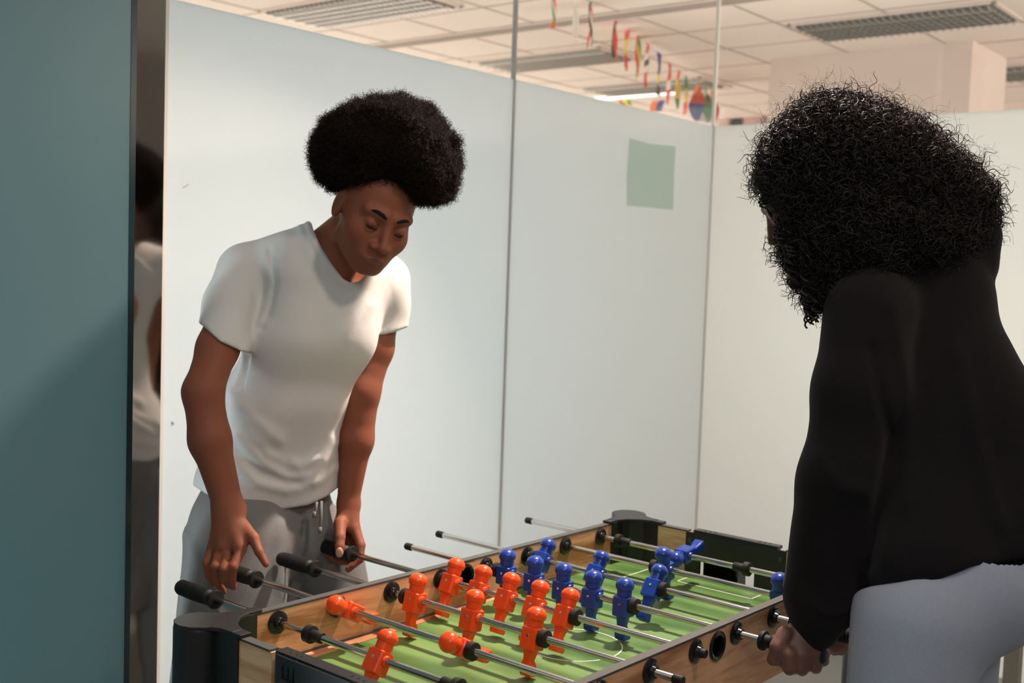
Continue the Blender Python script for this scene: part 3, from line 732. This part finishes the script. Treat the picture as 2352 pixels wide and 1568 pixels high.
NB = J(738, 596, 2.74)
def boy_body(p):
    d = head_sdf(p)
    d = smin(d, cone(p, NECK0, NB, .055, .064), .02)
    d = smin(d, cone(p, hp(0, -.005, -.06), J(780, 630, 2.70), .028, .03), .02)   # throat
    t = smin(C(p, (735, 610, 2.72, 52), (705, 760, 2.76, 72)), C(p, (705, 760, 2.76, 72), (645, 960, 2.80, 66)), .04)
    t = smin(t, C(p, (645, 960, 2.80, 66), (612, 1130, 2.84, 72)), .04)
    t = smin(t, C(p, (735, 610, 2.71, 40), (572, 634, 2.71, 42)), .04)
    t = smin(t, C(p, (760, 612, 2.73, 38), (885, 646, 2.86, 36)), .04)
    t = smin(t, C(p, (750, 610, 2.73, 38), (790, 675, 2.76, 36)), .04)
    d = smin(d, t, .02)
    # right arm
    a = smin(C(p, (560, 640, 2.70, 52), (500, 800, 2.60, 46)), C(p, (500, 800, 2.60, 46), (466, 900, 2.54, 44)), .02)
    a = smin(a, C(p, (466, 900, 2.54, 44), (482, 1010, 2.53, 47)), .02)
    a = smin(a, C(p, (482, 1010, 2.53, 45), (526, 1168, 2.52, 33)), .02)
    d = smin(d, a, .012)
    h = smin(C(p, Z3(465, 300, 2.52, 95), Z3(430, 560, 2.48, 62)), C(p, Z3(480, 300, 2.52, 95), Z3(545, 560, 2.47, 60)), .02)
    h = smin(h, C(p, Z3(440, 330, 2.52, 80), Z3(360, 560, 2.50, 50)), .02)
    d = smin(d, h, .02)
    for f_ in ([(345, 570, 2.50, 36), (303, 680, 2.475, 31), (318, 775, 2.48, 28), (350, 835, 2.50, 24)],
               [(400, 590, 2.485, 38), (365, 710, 2.45, 34), (375, 810, 2.465, 30), (428, 895, 2.49, 27)],
               [(460, 600, 2.475, 38), (430, 730, 2.44, 34), (425, 800, 2.45, 30), (470, 850, 2.47, 26)],
               [(555, 590, 2.465, 40), (500, 710, 2.44, 35), (490, 800, 2.45, 32), (500, 860, 2.46, 27)]):
        d = smin(d, chain(p, [Z3(*v) for v in f_]), .006)
    d = smin(d, chain(p, [Z3(575, 420, 2.50, 55), Z3(650, 500, 2.47, 42), Z3(690, 600, 2.455, 33), Z3(742, 692, 2.45, 26)]), .012)
    # left arm
    a = smin(C(p, (888, 650, 2.86, 44), (862, 800, 2.84, 40)), C(p, (862, 800, 2.84, 40), (830, 900, 2.82, 41)), .02)
    a = smin(a, C(p, (830, 900, 2.82, 41), (817, 1010, 2.82, 40)), .02)
    a = smin(a, C(p, (817, 1010, 2.82, 38), (800, 1150, 2.82, 25)), .02)
    d = smin(d, a, .012)
    h = smin(C(p, Z3(1350, 260, 2.82, 68), Z3(1290, 400, 2.79, 52)), C(p, Z3(1360, 260, 2.82, 68), Z3(1385, 420, 2.80, 50)), .02)
    d = smin(d, h, .015)
    d = smin(d, chain(p, [Z3(1290, 390, 2.775, 48), Z3(1290, 490, 2.745, 38), Z3(1286, 560, 2.735, 36), Z3(1284, 618, 2.735, 30)]), .008)  # thumb
    for f_ in ([(1395, 420, 2.80, 42), (1440, 550, 2.78, 36), (1435, 655, 2.77, 31), (1350, 728, 2.76, 26)],
               [(1380, 450, 2.82, 40), (1425, 580, 2.82, 36), (1395, 668, 2.80, 32), (1290, 672, 2.77, 28)],
               [(1340, 450, 2.84, 40), (1375, 590, 2.84, 36), (1330, 668, 2.82, 32), (1230, 640, 2.79, 28)],
               [(1310, 450, 2.86, 38), (1310, 590, 2.86, 34), (1270, 640, 2.84, 30), (1190, 612, 2.80, 26)]):
        d = smin(d, chain(p, [Z3(*v) for v in f_]), .006)
    return d
def boy_shirt(p):
    t = None
    AX = np.array([.92, -.39, 0])
    def pair(A, B, ra, rb, a0, a1, k=.05):
        P0, P1 = J(*A), J(*B)
        return smin(cone(p, P0-AX*a0, P1-AX*a1, ra, rb), cone(p, P0+AX*a0, P1+AX*a1, ra, rb), .04)
    t = pair((735, 640, 2.72), (722, 770, 2.73), .078, .086, .055, .052)
    t = smin(t, pair((722, 770, 2.73), (652, 930, 2.77), .086, .092, .052, .045), .06)
    t = smin(t, pair((652, 930, 2.77), (618, 1110, 2.83), .092, .115, .045, .062), .05)
    t = smin(t, pair((618, 1110, 2.83), (612, 1200, 2.84), .115, .118, .062, .065), .03)
    t = smin(t, C(p, (725, 560, 2.71, 52), (570, 618, 2.72, 56)), .05)
    t = smin(t, C(p, (770, 590, 2.72, 52), (880, 635, 2.86, 50)), .05)
    t = smin(t, C(p, (760, 720, 2.75, 84), (868, 672, 2.83, 52)), .05)
    r = smin(C(p, (565, 625, 2.71, 62), (530, 700, 2.66, 60)), C(p, (530, 700, 2.66, 60), (505, 800, 2.60, 58)), .02)
    d = smin(t, r, .02)
    l = smin(C(p, (886, 640, 2.865, 55), (890, 700, 2.855, 50)), C(p, (890, 700, 2.855, 49), (892, 790, 2.845, 43)), .02)
    d = smin(d, l, .02)
    px, py, dz = projP(p)
    s1 = lambda pts, w, a: .85*a*np.exp(-(line2(px, py, pts)/w/1.2)**2)
    f = s1([(530, 900), (565, 975), (620, 1040), (690, 1072), (740, 1050), (768, 1010)], 11, .010)
    f += s1([(545, 1000), (600, 1060), (660, 1098), (720, 1090), (770, 1045)], 9, .008)
    f += s1([(530, 1060), (590, 1110), (660, 1128), (735, 1105), (776, 1070)], 10, .008)
    f += s1([(720, 1110), (745, 1060), (772, 1020)], 7, .007)
    f += s1([(603, 745), (560, 820), (540, 890), (575, 960), (640, 1010)], 13, .008)
    f += s1([(690, 520), (700, 560), (715, 600)], 7, .004)+s1([(655, 545), (665, 590)], 8, .003)
    f -= s1([(620, 575), (634, 650), (618, 720), (600, 752)], 6, .007)
    f -= s1([(556, 950), (600, 1020), (660, 1058)], 10, .007)+s1([(545, 1035), (600, 1088), (690, 1112)], 8, .005)
    f += s1([(800, 780), (820, 740), (850, 700)], 9, .004)
    f += .0035*bumps(p, [(24, 1), (45, .6)], 3)
    d = d-f
    # collar opening, sleeve ends, hem
    nk = poly2(px, py, [(708, 484), (720, 440), (900, 440), (905, 560), (872, 590), (842, 628), (826, 645), (806, 650), (788, 640), (762, 606), (738, 568), (720, 528)])
    d = d-.004*np.exp(-((nk-9)/5.5)**2)
    d = smax(d, -np.maximum(nk/1000, dz-2.80), .004)
    d = smax(d, -np.maximum(-(nk-3)/2000, ball(p, NB, .0)*0+1) if False else d*0-1, .001)
    e = np.maximum((py-(746+(px-466)*.62))/1000, (px-600)/1000)          # below right sleeve hem
    e2 = -poly2(px, py, [(380, 692), (466, 748), (505, 782), (556, 807), (572, 790), (603, 745), (700, 600), (700, 300), (300, 300)])/1000
    side = np.maximum(-e2*0-1, 0)
    armz = smin(C(p, (530, 700, 2.66, 70), (480, 900, 2.56, 70)), C(p, (530, 700, 2.66, 70), (500, 820, 2.58, 72)), .01)
    cut = poly2(px, py, [(380, 700), (466, 748), (505, 784), (556, 807), (580, 812), (560, 900), (380, 920)])/1000
    d = smax(d, -np.maximum(cut, dz-2.665), .003)
    cut = poly2(px, py, [(850, 772), (880, 769), (905, 763), (931, 753), (960, 745), (960, 860), (840, 860)])/1000
    d = smax(d, -np.maximum(cut, 2.77-dz), .003)
    hem = np.interp(px, [400, 443, 478, 520, 565, 640, 707, 750, 777, 820], [1080, 1115, 1136, 1154, 1165, 1171, 1160, 1140, 1119, 1090])
    d = smax(d, (py-hem)/1000, .004)
    return d
def boy_pants(p):
    AX = np.array([.92, -.39, 0])
    P0, P1 = J(612, 1120, 2.84), J(610, 1230, 2.84)
    d = smin(cone(p, P0-AX*.055, P1-AX*.07, .100, .118), cone(p, P0+AX*.055, P1+AX*.07, .100, .115), .04)
    a0, a1 = J(545, 1230, 2.76), J(740, 1250, 2.93)
    k0, k1 = np.array([.36, .48, -.42]), np.array([.72, .42, -.42])
    f0, f1 = np.array([.36, .56, -.92]), np.array([.74, .50, -.92])
    d = smin(d, cone(p, a0, k0, .128, .112), .05); d = smin(d, cone(p, k0, f0, .105, .062), .03)
    l = cone(p, a1, k1, .100, .095); d = smin(d, l, .03); d = smin(d, cone(p, k1, f1, .09, .06), .03)
    d = smin(d, C(p, (688, 1280, 2.88, 55), (690, 1620, 2.90, 50)), .02)
    px, py, dz = projP(p)
    f = -.010*np.exp(-(line2(px, py, [(690, 1180), (700, 1250), (690, 1330), (675, 1420), (665, 1560)])/9)**2)
    f += .006*np.exp(-(line2(px, py, [(650, 1200), (640, 1300), (655, 1380), (630, 1500)])/14)**2)
    f += .006*np.exp(-(line2(px, py, [(430, 1230), (480, 1320), (500, 1420)])/14)**2)
    f -= .004*np.exp(-(line2(px, py, [(437, 1150), (428, 1196), (445, 1240)])/4)**2)
    f += .007*bumps(p, [(14, 1), (26, .7)], 5)
    d = d-f
    return smax(d, 0-(p[:, 2]+.96), .004)*1.0
BOYP = empty('person', (.5, .52, FLOOR_Z), 'young person in white T-shirt and grey sweatpants bending over the far side of the table', 'person')
BO = np.array([.5, .52, FLOOR_Z])
def shift(o, off=None, org=BO):
    o.data.transform(Matrix.Translation(Vector(-org))); return o
shift(sdf_mesh(boy_body, (.10, .02, -.12), (.95, .80, 1.0), .0034, 'body', M_skin, BOYP))
shift(sdf_mesh(boy_shirt, (.22, .20, .0), (.98, .86, .86), .0042, 't_shirt', M_shirt, BOYP))
shift(sdf_mesh(boy_pants, (.14, .28, -.99), (.95, .90, .16), .0065, 'sweatpants', M_pants, BOYP))
def shoe(org, c, yaw, parent, m=M_shoe):
    R = np.array([[math.cos(yaw), -math.sin(yaw), 0], [math.sin(yaw), math.cos(yaw), 0], [0, 0, 1]])
    def f(p):
        q = (p-np.array(c))@R
        d = smin(cone(q, np.array([0, .03, .05]), np.array([0, -.16, .035]), .05, .038), cone(q, np.array([0, .05, .05]), np.array([0, .05, .11]), .05, .052), .03)
        return np.maximum(smax(d, -(q[:, 2]-.001), .01), q[:, 2]-.14)
    c = np.array(c); return shift(sdf_mesh(f, c-.27, c+np.array([.27, .27, .2]), .008, 'shoe', m, parent), org=org)
shoe(BO, (.36, .53, FLOOR_Z), -.15, BOYP); shoe(BO, (.74, .47, FLOOR_Z), .2, BOYP)
# drawstrings
b = MB(); 
def onpants(px, py, D): return J(px, py, D)-BO
for x0, y0, x1, y1 in ((728, 1152, 722, 1188), (738, 1150, 735, 1224)):
    b = MB().tube([onpants(x0, y0, 2.74), onpants((x0+x1)/2+1, (y0+y1)/2, 2.735), onpants(x1, y1, 2.735)], .0035, 6)
    b.tube([onpants(x1, y1-14, 2.732), onpants(x1, y1, 2.732)], .0048, 6); b.build('drawstring', M_pants, BOYP, True)
# face pieces
def strip(pts, r, name, m, parent=BOYP):
    P = [hp(*q)-BO for q in pts]; return MB().tube(P, r, 6).build(name, m, parent, True)
for s_ in (1, -1):
    strip([(s_*.012, .0925, .020), (s_*.022, .0905, .0255), (s_*.034, .0845, .0275), (s_*.047, .0715, .0235)], [.0022, .0042, .0038, .0016], 'eyebrow', M_hair1)
    strip([(s_*.0185, .0845, -.0060), (s_*.026, .0872, -.0086), (s_*.034, .0862, -.0088), (s_*.0425, .0805, -.0058)], [.0008, .0017, .0018, .0010], 'eyelashes', M_hair1)
# lips, thumbnail
def lips(p):
    q = (p-HO)@HR/HS; ax = q.copy(); ax[:, 0] = np.abs(ax[:, 0]); A = lambda *v: np.array(v, float)
    lens = np.abs(q[:, 2]+.0700)-.0110*(1-(q[:, 0]/.0245)**2)
    return np.maximum(np.maximum(head_sdf(p)-.0009, lens*HS), (.07-q[:, 1])*HS)
c = hp(0, .09, -.07); shift(sdf_mesh(lips, c-.04, c+.04, .0015, 'lips', M_lips, BOYP))
c = J(*Z3(1284, 605, 2.735-.0125, 1)[:3])
shift(sdf_mesh(lambda p: ell(p, c, (.0095, .0045, .0125), np.stack([CR, CFW, CU], 1)), c-.03, c+.03, .0016, 'thumbnail', M_nail, BOYP))
# hair: a rounded mass of tight frizz
HC = [((880, 338, 2.66), (150, 150, 93)), ((960, 370, 2.62), (90, 120, 95)), ((800, 360, 2.66), (77, 120, 76)), ((900, 290, 2.64), (96, 110, 50)), ((990, 400, 2.60), (58, 80, 62)), ((880, 395, 2.60), (120, 70, 48))]
VR = np.stack([CR, CFW, CU], 1)
def boy_hair(p, grow=0.):
    d = None
    for (x, y, D), (rx, rd, ry) in HC:
        e = ell(p, J(x, y, D), (rx*D/CF, rd*D/CF, ry*D/CF), VR); d = e if d is None else smin(d, e, .03)
    for a, b_ in (((912, 262, 2.62, 28), (920, 222, 2.62, 13)), ((962, 285, 2.62, 26), (984, 248, 2.62, 10)), ((990, 330, 2.6, 34), (1030, 325, 2.6, 18)), ((850, 260, 2.62, 30), (866, 240, 2.62, 12))):
        d = smin(d, C(p, a, b_), .02)
    d = d-.011*bumps(p, [(50, 1), (95, .9), (190, .6)], 9)-grow
    # keep the face, temples and ears free: trim below the hairline
    px, py, dz = projP(p)
    cut = poly2(px, py, [(690, 470), (733, 420), (752, 434), (790, 441), (826, 436), (835, 430), (860, 444), (905, 462), (950, 470), (1000, 475), (1045, 452), (1100, 470), (1100, 700), (690, 700)])/1000
    return smax(d, -cut, .006)
lo, hi = J(880, 340, 2.65)-.26, J(880, 340, 2.65)+.26
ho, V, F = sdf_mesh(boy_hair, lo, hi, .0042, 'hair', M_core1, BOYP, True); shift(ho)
def curls(V, F, n, length, rad, turns, tr, name, m, parent, org, seg=10, droop=0., filt=None, seed=5, out=1.0, skew=.3, sides=3):
    g = np.random.default_rng(seed)
    fi = g.integers(0, len(F), n); a = V[F[fi]]; w = g.dirichlet([1]*4, n); P = (a*w[..., None]).sum(1)
    N = np.cross(a[:, 1]-a[:, 0], a[:, 3]-a[:, 0]); N /= np.linalg.norm(N, axis=1)[:, None]+1e-12
    if filt is not None: k = filt(P); P, N = P[k], N[k]; n = len(P)
    D = N*out+g.normal(size=(n, 3))*skew+np.array([0, 0, -droop]); D /= np.linalg.norm(D, axis=1)[:, None]
    U_ = np.cross(D, g.normal(size=(n, 3))); U_ /= np.linalg.norm(U_, axis=1)[:, None]; W_ = np.cross(D, U_)
    t = np.linspace(0, 1, seg)[None, :, None]
    L = (length*g.uniform(.5, 1.3, n))[:, None, None]; R_ = (rad*g.uniform(.5, 1.4, n))[:, None, None]
    ph = g.uniform(0, 6.28, n)[:, None, None]; T_ = (turns*g.uniform(.6, 1.3, n))[:, None, None]*6.283*g.choice([-1, 1], n)[:, None, None]
    c = P[:, None]-D[:, None]*.004+D[:, None]*L*t+(U_[:, None]*(np.cos(ph+T_*t)-np.cos(ph))+W_[:, None]*(np.sin(ph+T_*t)-np.sin(ph)))*R_
    tg = np.gradient(c, axis=1); tg /= np.linalg.norm(tg, axis=2)[..., None]+1e-12
    a1 = np.cross(tg, U_[:, None]+W_[:, None]*.3+D[:, None]*.2); a1 /= np.linalg.norm(a1, axis=2)[..., None]+1e-12; a2 = np.cross(tg, a1)
    rr = tr*(1-.6*t)*g.uniform(.7, 1.3, n)[:, None, None]
    ring = np.stack([c+(a1*math.cos(6.283*k/sides)+a2*math.sin(6.283*k/sides))*rr for k in range(sides)], 2)   # n,seg,sides,3
    v = ring.reshape(-1, 3)-org
    base = (np.arange(n)*seg*sides)[:, None, None]; i = np.arange(seg-1)[None, :, None]*sides; k = np.arange(sides)[None, None, :]; k2 = (k+1) % sides
    f = np.stack([base+i+k, base+i+k2, base+i+sides+k2, base+i+sides+k], -1).reshape(-1, 4)
    return fast(name, v, f, m, parent)
curls(V, F, 26000, .020, .0034, 1.8, .00055, 'curls', M_hair1, ho, BO, seg=9, skew=.7)['kind'] = 'stuff'

# ================================================================== GIRL ON THE NEAR SIDE
GO = np.array([.90, -1.08, FLOOR_Z])
GIRLP = empty('person', GO, 'person with long black curly hair in a black hoodie and grey-blue leggings, seen from behind', 'person')
def G(x, y, D, r): return (1440+x/3.564, 1260+y/3.564, D, r/3.564)
gN = dirc(-.80, .50, -.30); gZ = dirc(-.42, -.78, .10); gZ = gZ-gN*(gZ@gN); gZ /= np.linalg.norm(gZ); gX = np.cross(gN, gZ)
GR = np.stack([gX, gN, gZ], 1); GHO = J(1858, 450, 2.27); GS = .92/S
def gh(x, y, z): return GHO+GR@(np.array([x, y, z])*GS)
def girl_body(p):
    q = (p-GHO)@GR/GS; ax = q.copy(); ax[:, 0] = np.abs(ax[:, 0]); A = lambda *v: np.array(v, float)
    d = ell(q, A(0, -.012, .03), (.070, .086, .080)); d = smin(d, ell(q, A(0, .022, -.03), (.056, .058, .072)), .03)
    d = smin(d, ball(q, A(0, .062, -.090), .015), .022); d = smin(d, cone(q, A(0, .080, .005), A(0, .098, -.036), .006, .010), .010)
    d = smin(d, cone(ax, A(.012, .078, .022), A(.042, .062, .024), .009, .009), .014); d = smax(d, -ell(ax, A(.030, .090, -.001), (.018, .016, .011)), .012)
    d = smin(d, ell(ax, A(.030, .069, 0), (.0145, .0125, .012)), .004)
    d = smin(d, cone(ax, A(0, .088, -.066), A(.018, .078, -.069), .0065, .003), .004)
    d = smin(d, ell(ax, A(.073, -.012, -.006), (.009, .018, .028)), .006)*GS
    d = smin(d, cone(p, gh(0, -.03, -.05), J(2050, 640, 2.24), .055, .06), .03)
    d = smin(d, C(p, (2050, 640, 2.24, 80), (2180, 1150, 2.12, 110)), .03)
    # arms inside the sleeves
    for ch in ([(1990, 720, 2.12, 50), (1945, 1060, 2.08, 42), (1872, 1440, 2.135, 30)], [(2130, 720, 2.36, 50), (2060, 1060, 2.36, 42), (1955, 1440, 2.36, 28)]):
        d = smin(d, chain(p, ch, .02), .02)
    h = smin(C(p, G(1440, 660, 2.135, 90), G(1330, 830, 2.12, 95)), C(p, G(1480, 700, 2.13, 90), G(1520, 860, 2.13, 85)), .02)
    h = smin(h, C(p, G(1400, 700, 2.13, 90), G(1430, 850, 2.12, 95)), .02)
    d = smin(d, h, .015)
    for f_ in ([(1290, 690, 2.11, 62), (1225, 800, 2.10, 54), (1195, 905, 2.11, 48), (1250, 925, 2.13, 40)],
               [(1320, 860, 2.10, 60), (1325, 965, 2.105, 56), (1330, 985, 2.14, 48), (1330, 900, 2.17, 42)],
               [(1430, 870, 2.105, 60), (1432, 970, 2.11, 56), (1432, 990, 2.145, 48), (1432, 900, 2.175, 42)],
               [(1530, 860, 2.12, 56), (1545, 955, 2.125, 52), (1545, 975, 2.155, 46), (1540, 900, 2.18, 40)],
               [(1590, 800, 2.14, 48), (1620, 855, 2.15, 40), (1618, 920, 2.165, 36), (1590, 940, 2.18, 30)]):
        d = smin(d, chain(p, [G(*v) for v in f_], .006), .007)
    # far hand
    d = smin(d, C(p, (1940, 1450, 2.36, 28), (1925, 1478, 2.36, 24)), .01)
    for f_ in ([(1930, 1462, 2.345, 13), (1908, 1480, 2.340, 11), (1905, 1490, 2.360, 10)], [(1938, 1470, 2.350, 13), (1918, 1488, 2.345, 11), (1916, 1496, 2.360, 10)],
               [(1946, 1470, 2.360, 12), (1934, 1490, 2.355, 10), (1932, 1497, 2.370, 9)], [(1952, 1464, 2.370, 11), (1946, 1484, 2.365, 9), (1944, 1492, 2.375, 8)]):
        d = smin(d, chain(p, f_, .005), .005)
    return d
def girl_hoodie(p):
    d = smin(C(p, (2065, 690, 2.24, 135), (2150, 960, 2.19, 165)), C(p, (2150, 960, 2.19, 165), (2235, 1260, 2.11, 172)), .06)
    d = smin(d, C(p, (2150, 760, 2.19, 118), (2235, 1000, 2.14, 140)), .06)
    d = smin(d, C(p, (2235, 1000, 2.14, 140), (2300, 1240, 2.08, 160)), .05)
    d = smin(d, C(p, (2150, 960, 2.19, 150), (2138, 1290, 2.03, 152)), .05)
    d = smin(d, C(p, (2030, 640, 2.20, 90), (2160, 650, 2.20, 100)), .06)
    s = smin(C(p, (2000, 720, 2.13, 108), (1966, 900, 2.10, 98)), C(p, (1966, 900, 2.10, 98), (1938, 1100, 2.09, 98)), .03)
    s = smin(s, C(p, (1938, 1100, 2.09, 98), (1893, 1370, 2.12, 88)), .03)
    s = smin(s, C(p, (1893, 1370, 2.12, 80), (1876, 1440, 2.13, 52)), .025)
    d = smin(d, s, .03)
    s2 = smin(C(p, (2140, 720, 2.38, 100), (2060, 1080, 2.37, 85)), C(p, (2060, 1080, 2.37, 85), (1960, 1420, 2.36, 48)), .03)
    d = smin(d, s2, .03)
    px, py, dz = projP(p)
    s1 = lambda pts, w, a: a*np.exp(-(line2(px, py, pts)/w)**2)
    f = s1([(1880, 1050), (1930, 1120), (1990, 1130)], 18, .006)+s1([(2050, 700), (2090, 900), (2080, 1150)], 20, .008)-s1([(2000, 800), (2040, 1000), (2000, 1300)], 14, .008)
    f += s1([(1850, 1380), (1900, 1420), (1960, 1400)], 12, .006)+s1([(2200, 800), (2240, 1000), (2300, 1200)], 22, .008)
    f += .006*bumps(p, [(12, 1), (24, .6)], 8)
    d = d-f
    # hood lying on the back
    h = smin(C(p, (2243, 545, 2.19, 48), (2238, 610, 2.19, 44)), C(p, (2243, 545, 2.19, 46), (2180, 500, 2.21, 60)), .03)
    h = smin(h, C(p, (2238, 610, 2.19, 44), (2140, 600, 2.17, 62)), .03)
    h = smin(h, C(p, (2170, 510, 2.23, 60), (2060, 620, 2.32, 60)), .03)
    d = smin(d, h, .012)
    hem = np.interp(px, [1900, 2000, 2070, 2150, 2230, 2352, 2500], [1400, 1368, 1358, 1335, 1302, 1284, 1270])
    torso = np.minimum((py-hem)/1000, poly2(px, py, [(1700, 900), (1985, 900), (2003, 1345), (1985, 1420), (1900, 1530), (1700, 1530)])/1000)
    d = smax(d, torso, .005)
    cuff = poly2(px, py, [(1780, 1405), (1812, 1438), (1850, 1482), (1884, 1500), (1915, 1480), (1950, 1440), (1990, 1400), (2030, 1600), (1750, 1600)])/1000
    return smax(d, -cuff, .004)
def girl_leggings(p):
    d = smin(C(p, (2160, 1310, 2.08, 112), (2140, 1400, 2.03, 140)), C(p, (2280, 1270, 2.04, 130), (2250, 1348, 2.02, 152)), .05)
    k0 = J(2020, 2000, 1.98); k1 = J(2185, 2000, 2.12); g0 = k0+np.array([.0, -.05, 0]); g1 = k1+np.array([0, -.05, 0]); g0[2] = g1[2] = FLOOR_Z+.08
    d = smin(d, cone(p, J(2108, 1430, 2.00), k0, .114, .080), .04); d = smin(d, cone(p, J(2205, 1440, 2.08), k1, .070, .060), .012)
    d = smin(d, cone(p, k0, g0, .08, .05), .03); d = smin(d, cone(p, k1, g1, .062, .05), .03)
    px, py, dz = projP(p); hem = np.interp(px, [1900, 2000, 2070, 2150, 2230, 2352, 2500], [1400, 1368, 1358, 1335, 1302, 1284, 1270])
    return smax(d-.003*bumps(p, [(15, 1), (30, .6)], 2), (hem-22-py)/1000, .01)
shift(sdf_mesh(girl_body, (.50, -1.30, -.14), (1.45, -.5, 1.12), .0042, 'body', M_skin2, GIRLP), org=GO)
shift(sdf_mesh(girl_hoodie, (.50, -1.36, -.12), (1.42, -.46, .98), .0055, 'hoodie', M_hood, GIRLP), org=GO)
shift(sdf_mesh(girl_leggings, (.45, -1.42, -.99), (1.45, -.72, .18), .0065, 'leggings', M_legg, GIRLP), org=GO)
for q_ in (J(2020, 2000, 1.98), J(2185, 2000, 2.12)): shoe(GO, (q_[0], q_[1]-.03, FLOOR_Z), math.pi, GIRLP)
# glasses
rim = []
for k in range(25):
    w = 2*math.pi*k/24; rim.append(J(1772+math.cos(w)*11+math.sin(w)*9, 482+math.sin(w)*22-math.cos(w)*4, 2.27+.02*math.cos(w))-GO)
b = MB().tube(rim, .0028, 8); b.tube([J(1778, 470, 2.26)-GO, J(1830, 455, 2.23)-GO, J(1870, 452, 2.22)-GO], .0022, 6)
b.build('eyeglasses', M_glassfr, GIRLP, True)
c = J(1772, 482, 2.27); lensR = np.stack([CR, CFW, CU], 1)
MB().add([v*1 for v in rim[:24]]+[v+CFW*.002 for v in rim[:24]], [tuple(range(24)), tuple(range(47, 23, -1))]+[(i, (i+1) % 24, 24+(i+1) % 24, 24+i) for i in range(24)]).build('lens', M_glassfr, GIRLP, True)
GH = [((1912, 348, 2.22), (128, 170, 128)), ((1850, 400, 2.22), (98, 150, 112)), ((2000, 375, 2.24), (125, 180, 118)), ((2070, 430, 2.24), (128, 180, 120)), ((2140, 455, 2.24), (100, 150, 98)),
      ((1950, 510, 2.20), (140, 150, 130)), ((2100, 530, 2.20), (125, 150, 80)), ((2205, 480, 2.24), (55, 110, 62)), ((1880, 560, 2.19), (62, 100, 84)), ((1902, 640, 2.18), (38, 60, 56)), ((2000, 590, 2.17), (90, 80, 50))]
def girl_hair(p):
    d = None
    for (x, y, D), (rx, rd, ry) in GH:
        e = ell(p, J(x, y, D), (rx*D/CF, rd*D/CF, ry*D/CF), VR); d = e if d is None else smin(d, e, .04)
    d = d-.005*bumps(p, [(40, 1), (90, .8), (160, .5)], 12)
    px, py, dz = projP(p)
    cut = poly2(px, py, [(1600, 430), (1735, 430), (1762, 462), (1795, 505), (1800, 545), (1825, 600), (1845, 640), (1600, 700)])/1000
    return smax(d, -cut, .01)
def keep(P):
    px, py, dz = projP(P); return poly2(px, py, [(1700, 425), (1765, 425), (1800, 470), (1812, 520), (1790, 560), (1700, 560)]) > 0
c = J(2000, 440, 2.22)
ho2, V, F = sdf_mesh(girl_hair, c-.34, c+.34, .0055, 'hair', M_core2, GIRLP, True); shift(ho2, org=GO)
curls(V, F, 12000, .046, .0078, 1.7, .0011, 'curls', M_hair2, ho2, GO, seg=18, droop=.7, seed=11, out=.22, skew=.38, filt=keep)['kind'] = 'stuff'
curls(V, F, 1500, .055, .010, 1.5, .0004, 'flyaway_curls', M_hair2, ho2, GO, seg=16, droop=.1, seed=12, out=.8, skew=.6, filt=keep)['kind'] = 'stuff'
# long ringlets falling in front of the shoulder
g = np.random.default_rng(3)
starts = [(1762, 440, 2.21), (1775, 455, 2.21), (1790, 500, 2.19), (1800, 520, 2.18), (1805, 560, 2.18), (1815, 580, 2.19), (1830, 600, 2.18), (1840, 620, 2.18), (1845, 640, 2.17), (1855, 650, 2.17), (1862, 670, 2.16), (1872, 640, 2.16), (1850, 600, 2.16), (1820, 550, 2.16), (1875, 665, 2.16), (1888, 620, 2.15)]
ends = [(1752, 462), (1768, 470), (1786, 548), (1792, 545), (1804, 610), (1812, 625), (1826, 650), (1838, 655), (1852, 700), (1858, 725), (1866, 738), (1880, 700), (1846, 668), (1815, 600), (1872, 735), (1895, 690)]
for rep in range(5):
    b = MB()
    for (x, y, D), (x1, y1) in zip(starts, ends):
        x += g.normal()*6; y += g.normal()*6; x1 += g.normal()*6; y1 += g.normal()*8; D += g.normal()*.015
        n = 34; ph = g.uniform(0, 6.28); R_ = g.uniform(6, 11)*D/CF; tn = g.uniform(2.2, 3.6); pts = []
        A, B_ = J(x, y, D), J(x1, y1, D-.01)
        for k in range(n):
            t_ = k/(n-1); w = ph+6.283*tn*t_
            pts.append(A+(B_-A)*t_+(CR*math.cos(w)+CFW*math.sin(w)+CU*.35*math.sin(w))*R_*min(1, t_*4)-GO)
        b.tube(pts, .0019, 5)
    b.build('ringlets', M_hair2, ho2, True)['kind'] = 'stuff'

# ------------------------------------------------------------------ scale to metres
done = set()
for o in SC.objects:
    if o.type == 'MESH' and o.data.name not in done:
        done.add(o.data.name)
        o.data.transform(Matrix.Scale(S, 4))
for o in SC.objects:
    if o.type in ('MESH', 'EMPTY'):
        l = o.location
        if o.parent is None: o.location = (l[0]*S, l[1]*S, (l[2]-FLOOR_Z)*S)
        else: o.location = (l[0]*S, l[1]*S, l[2]*S)
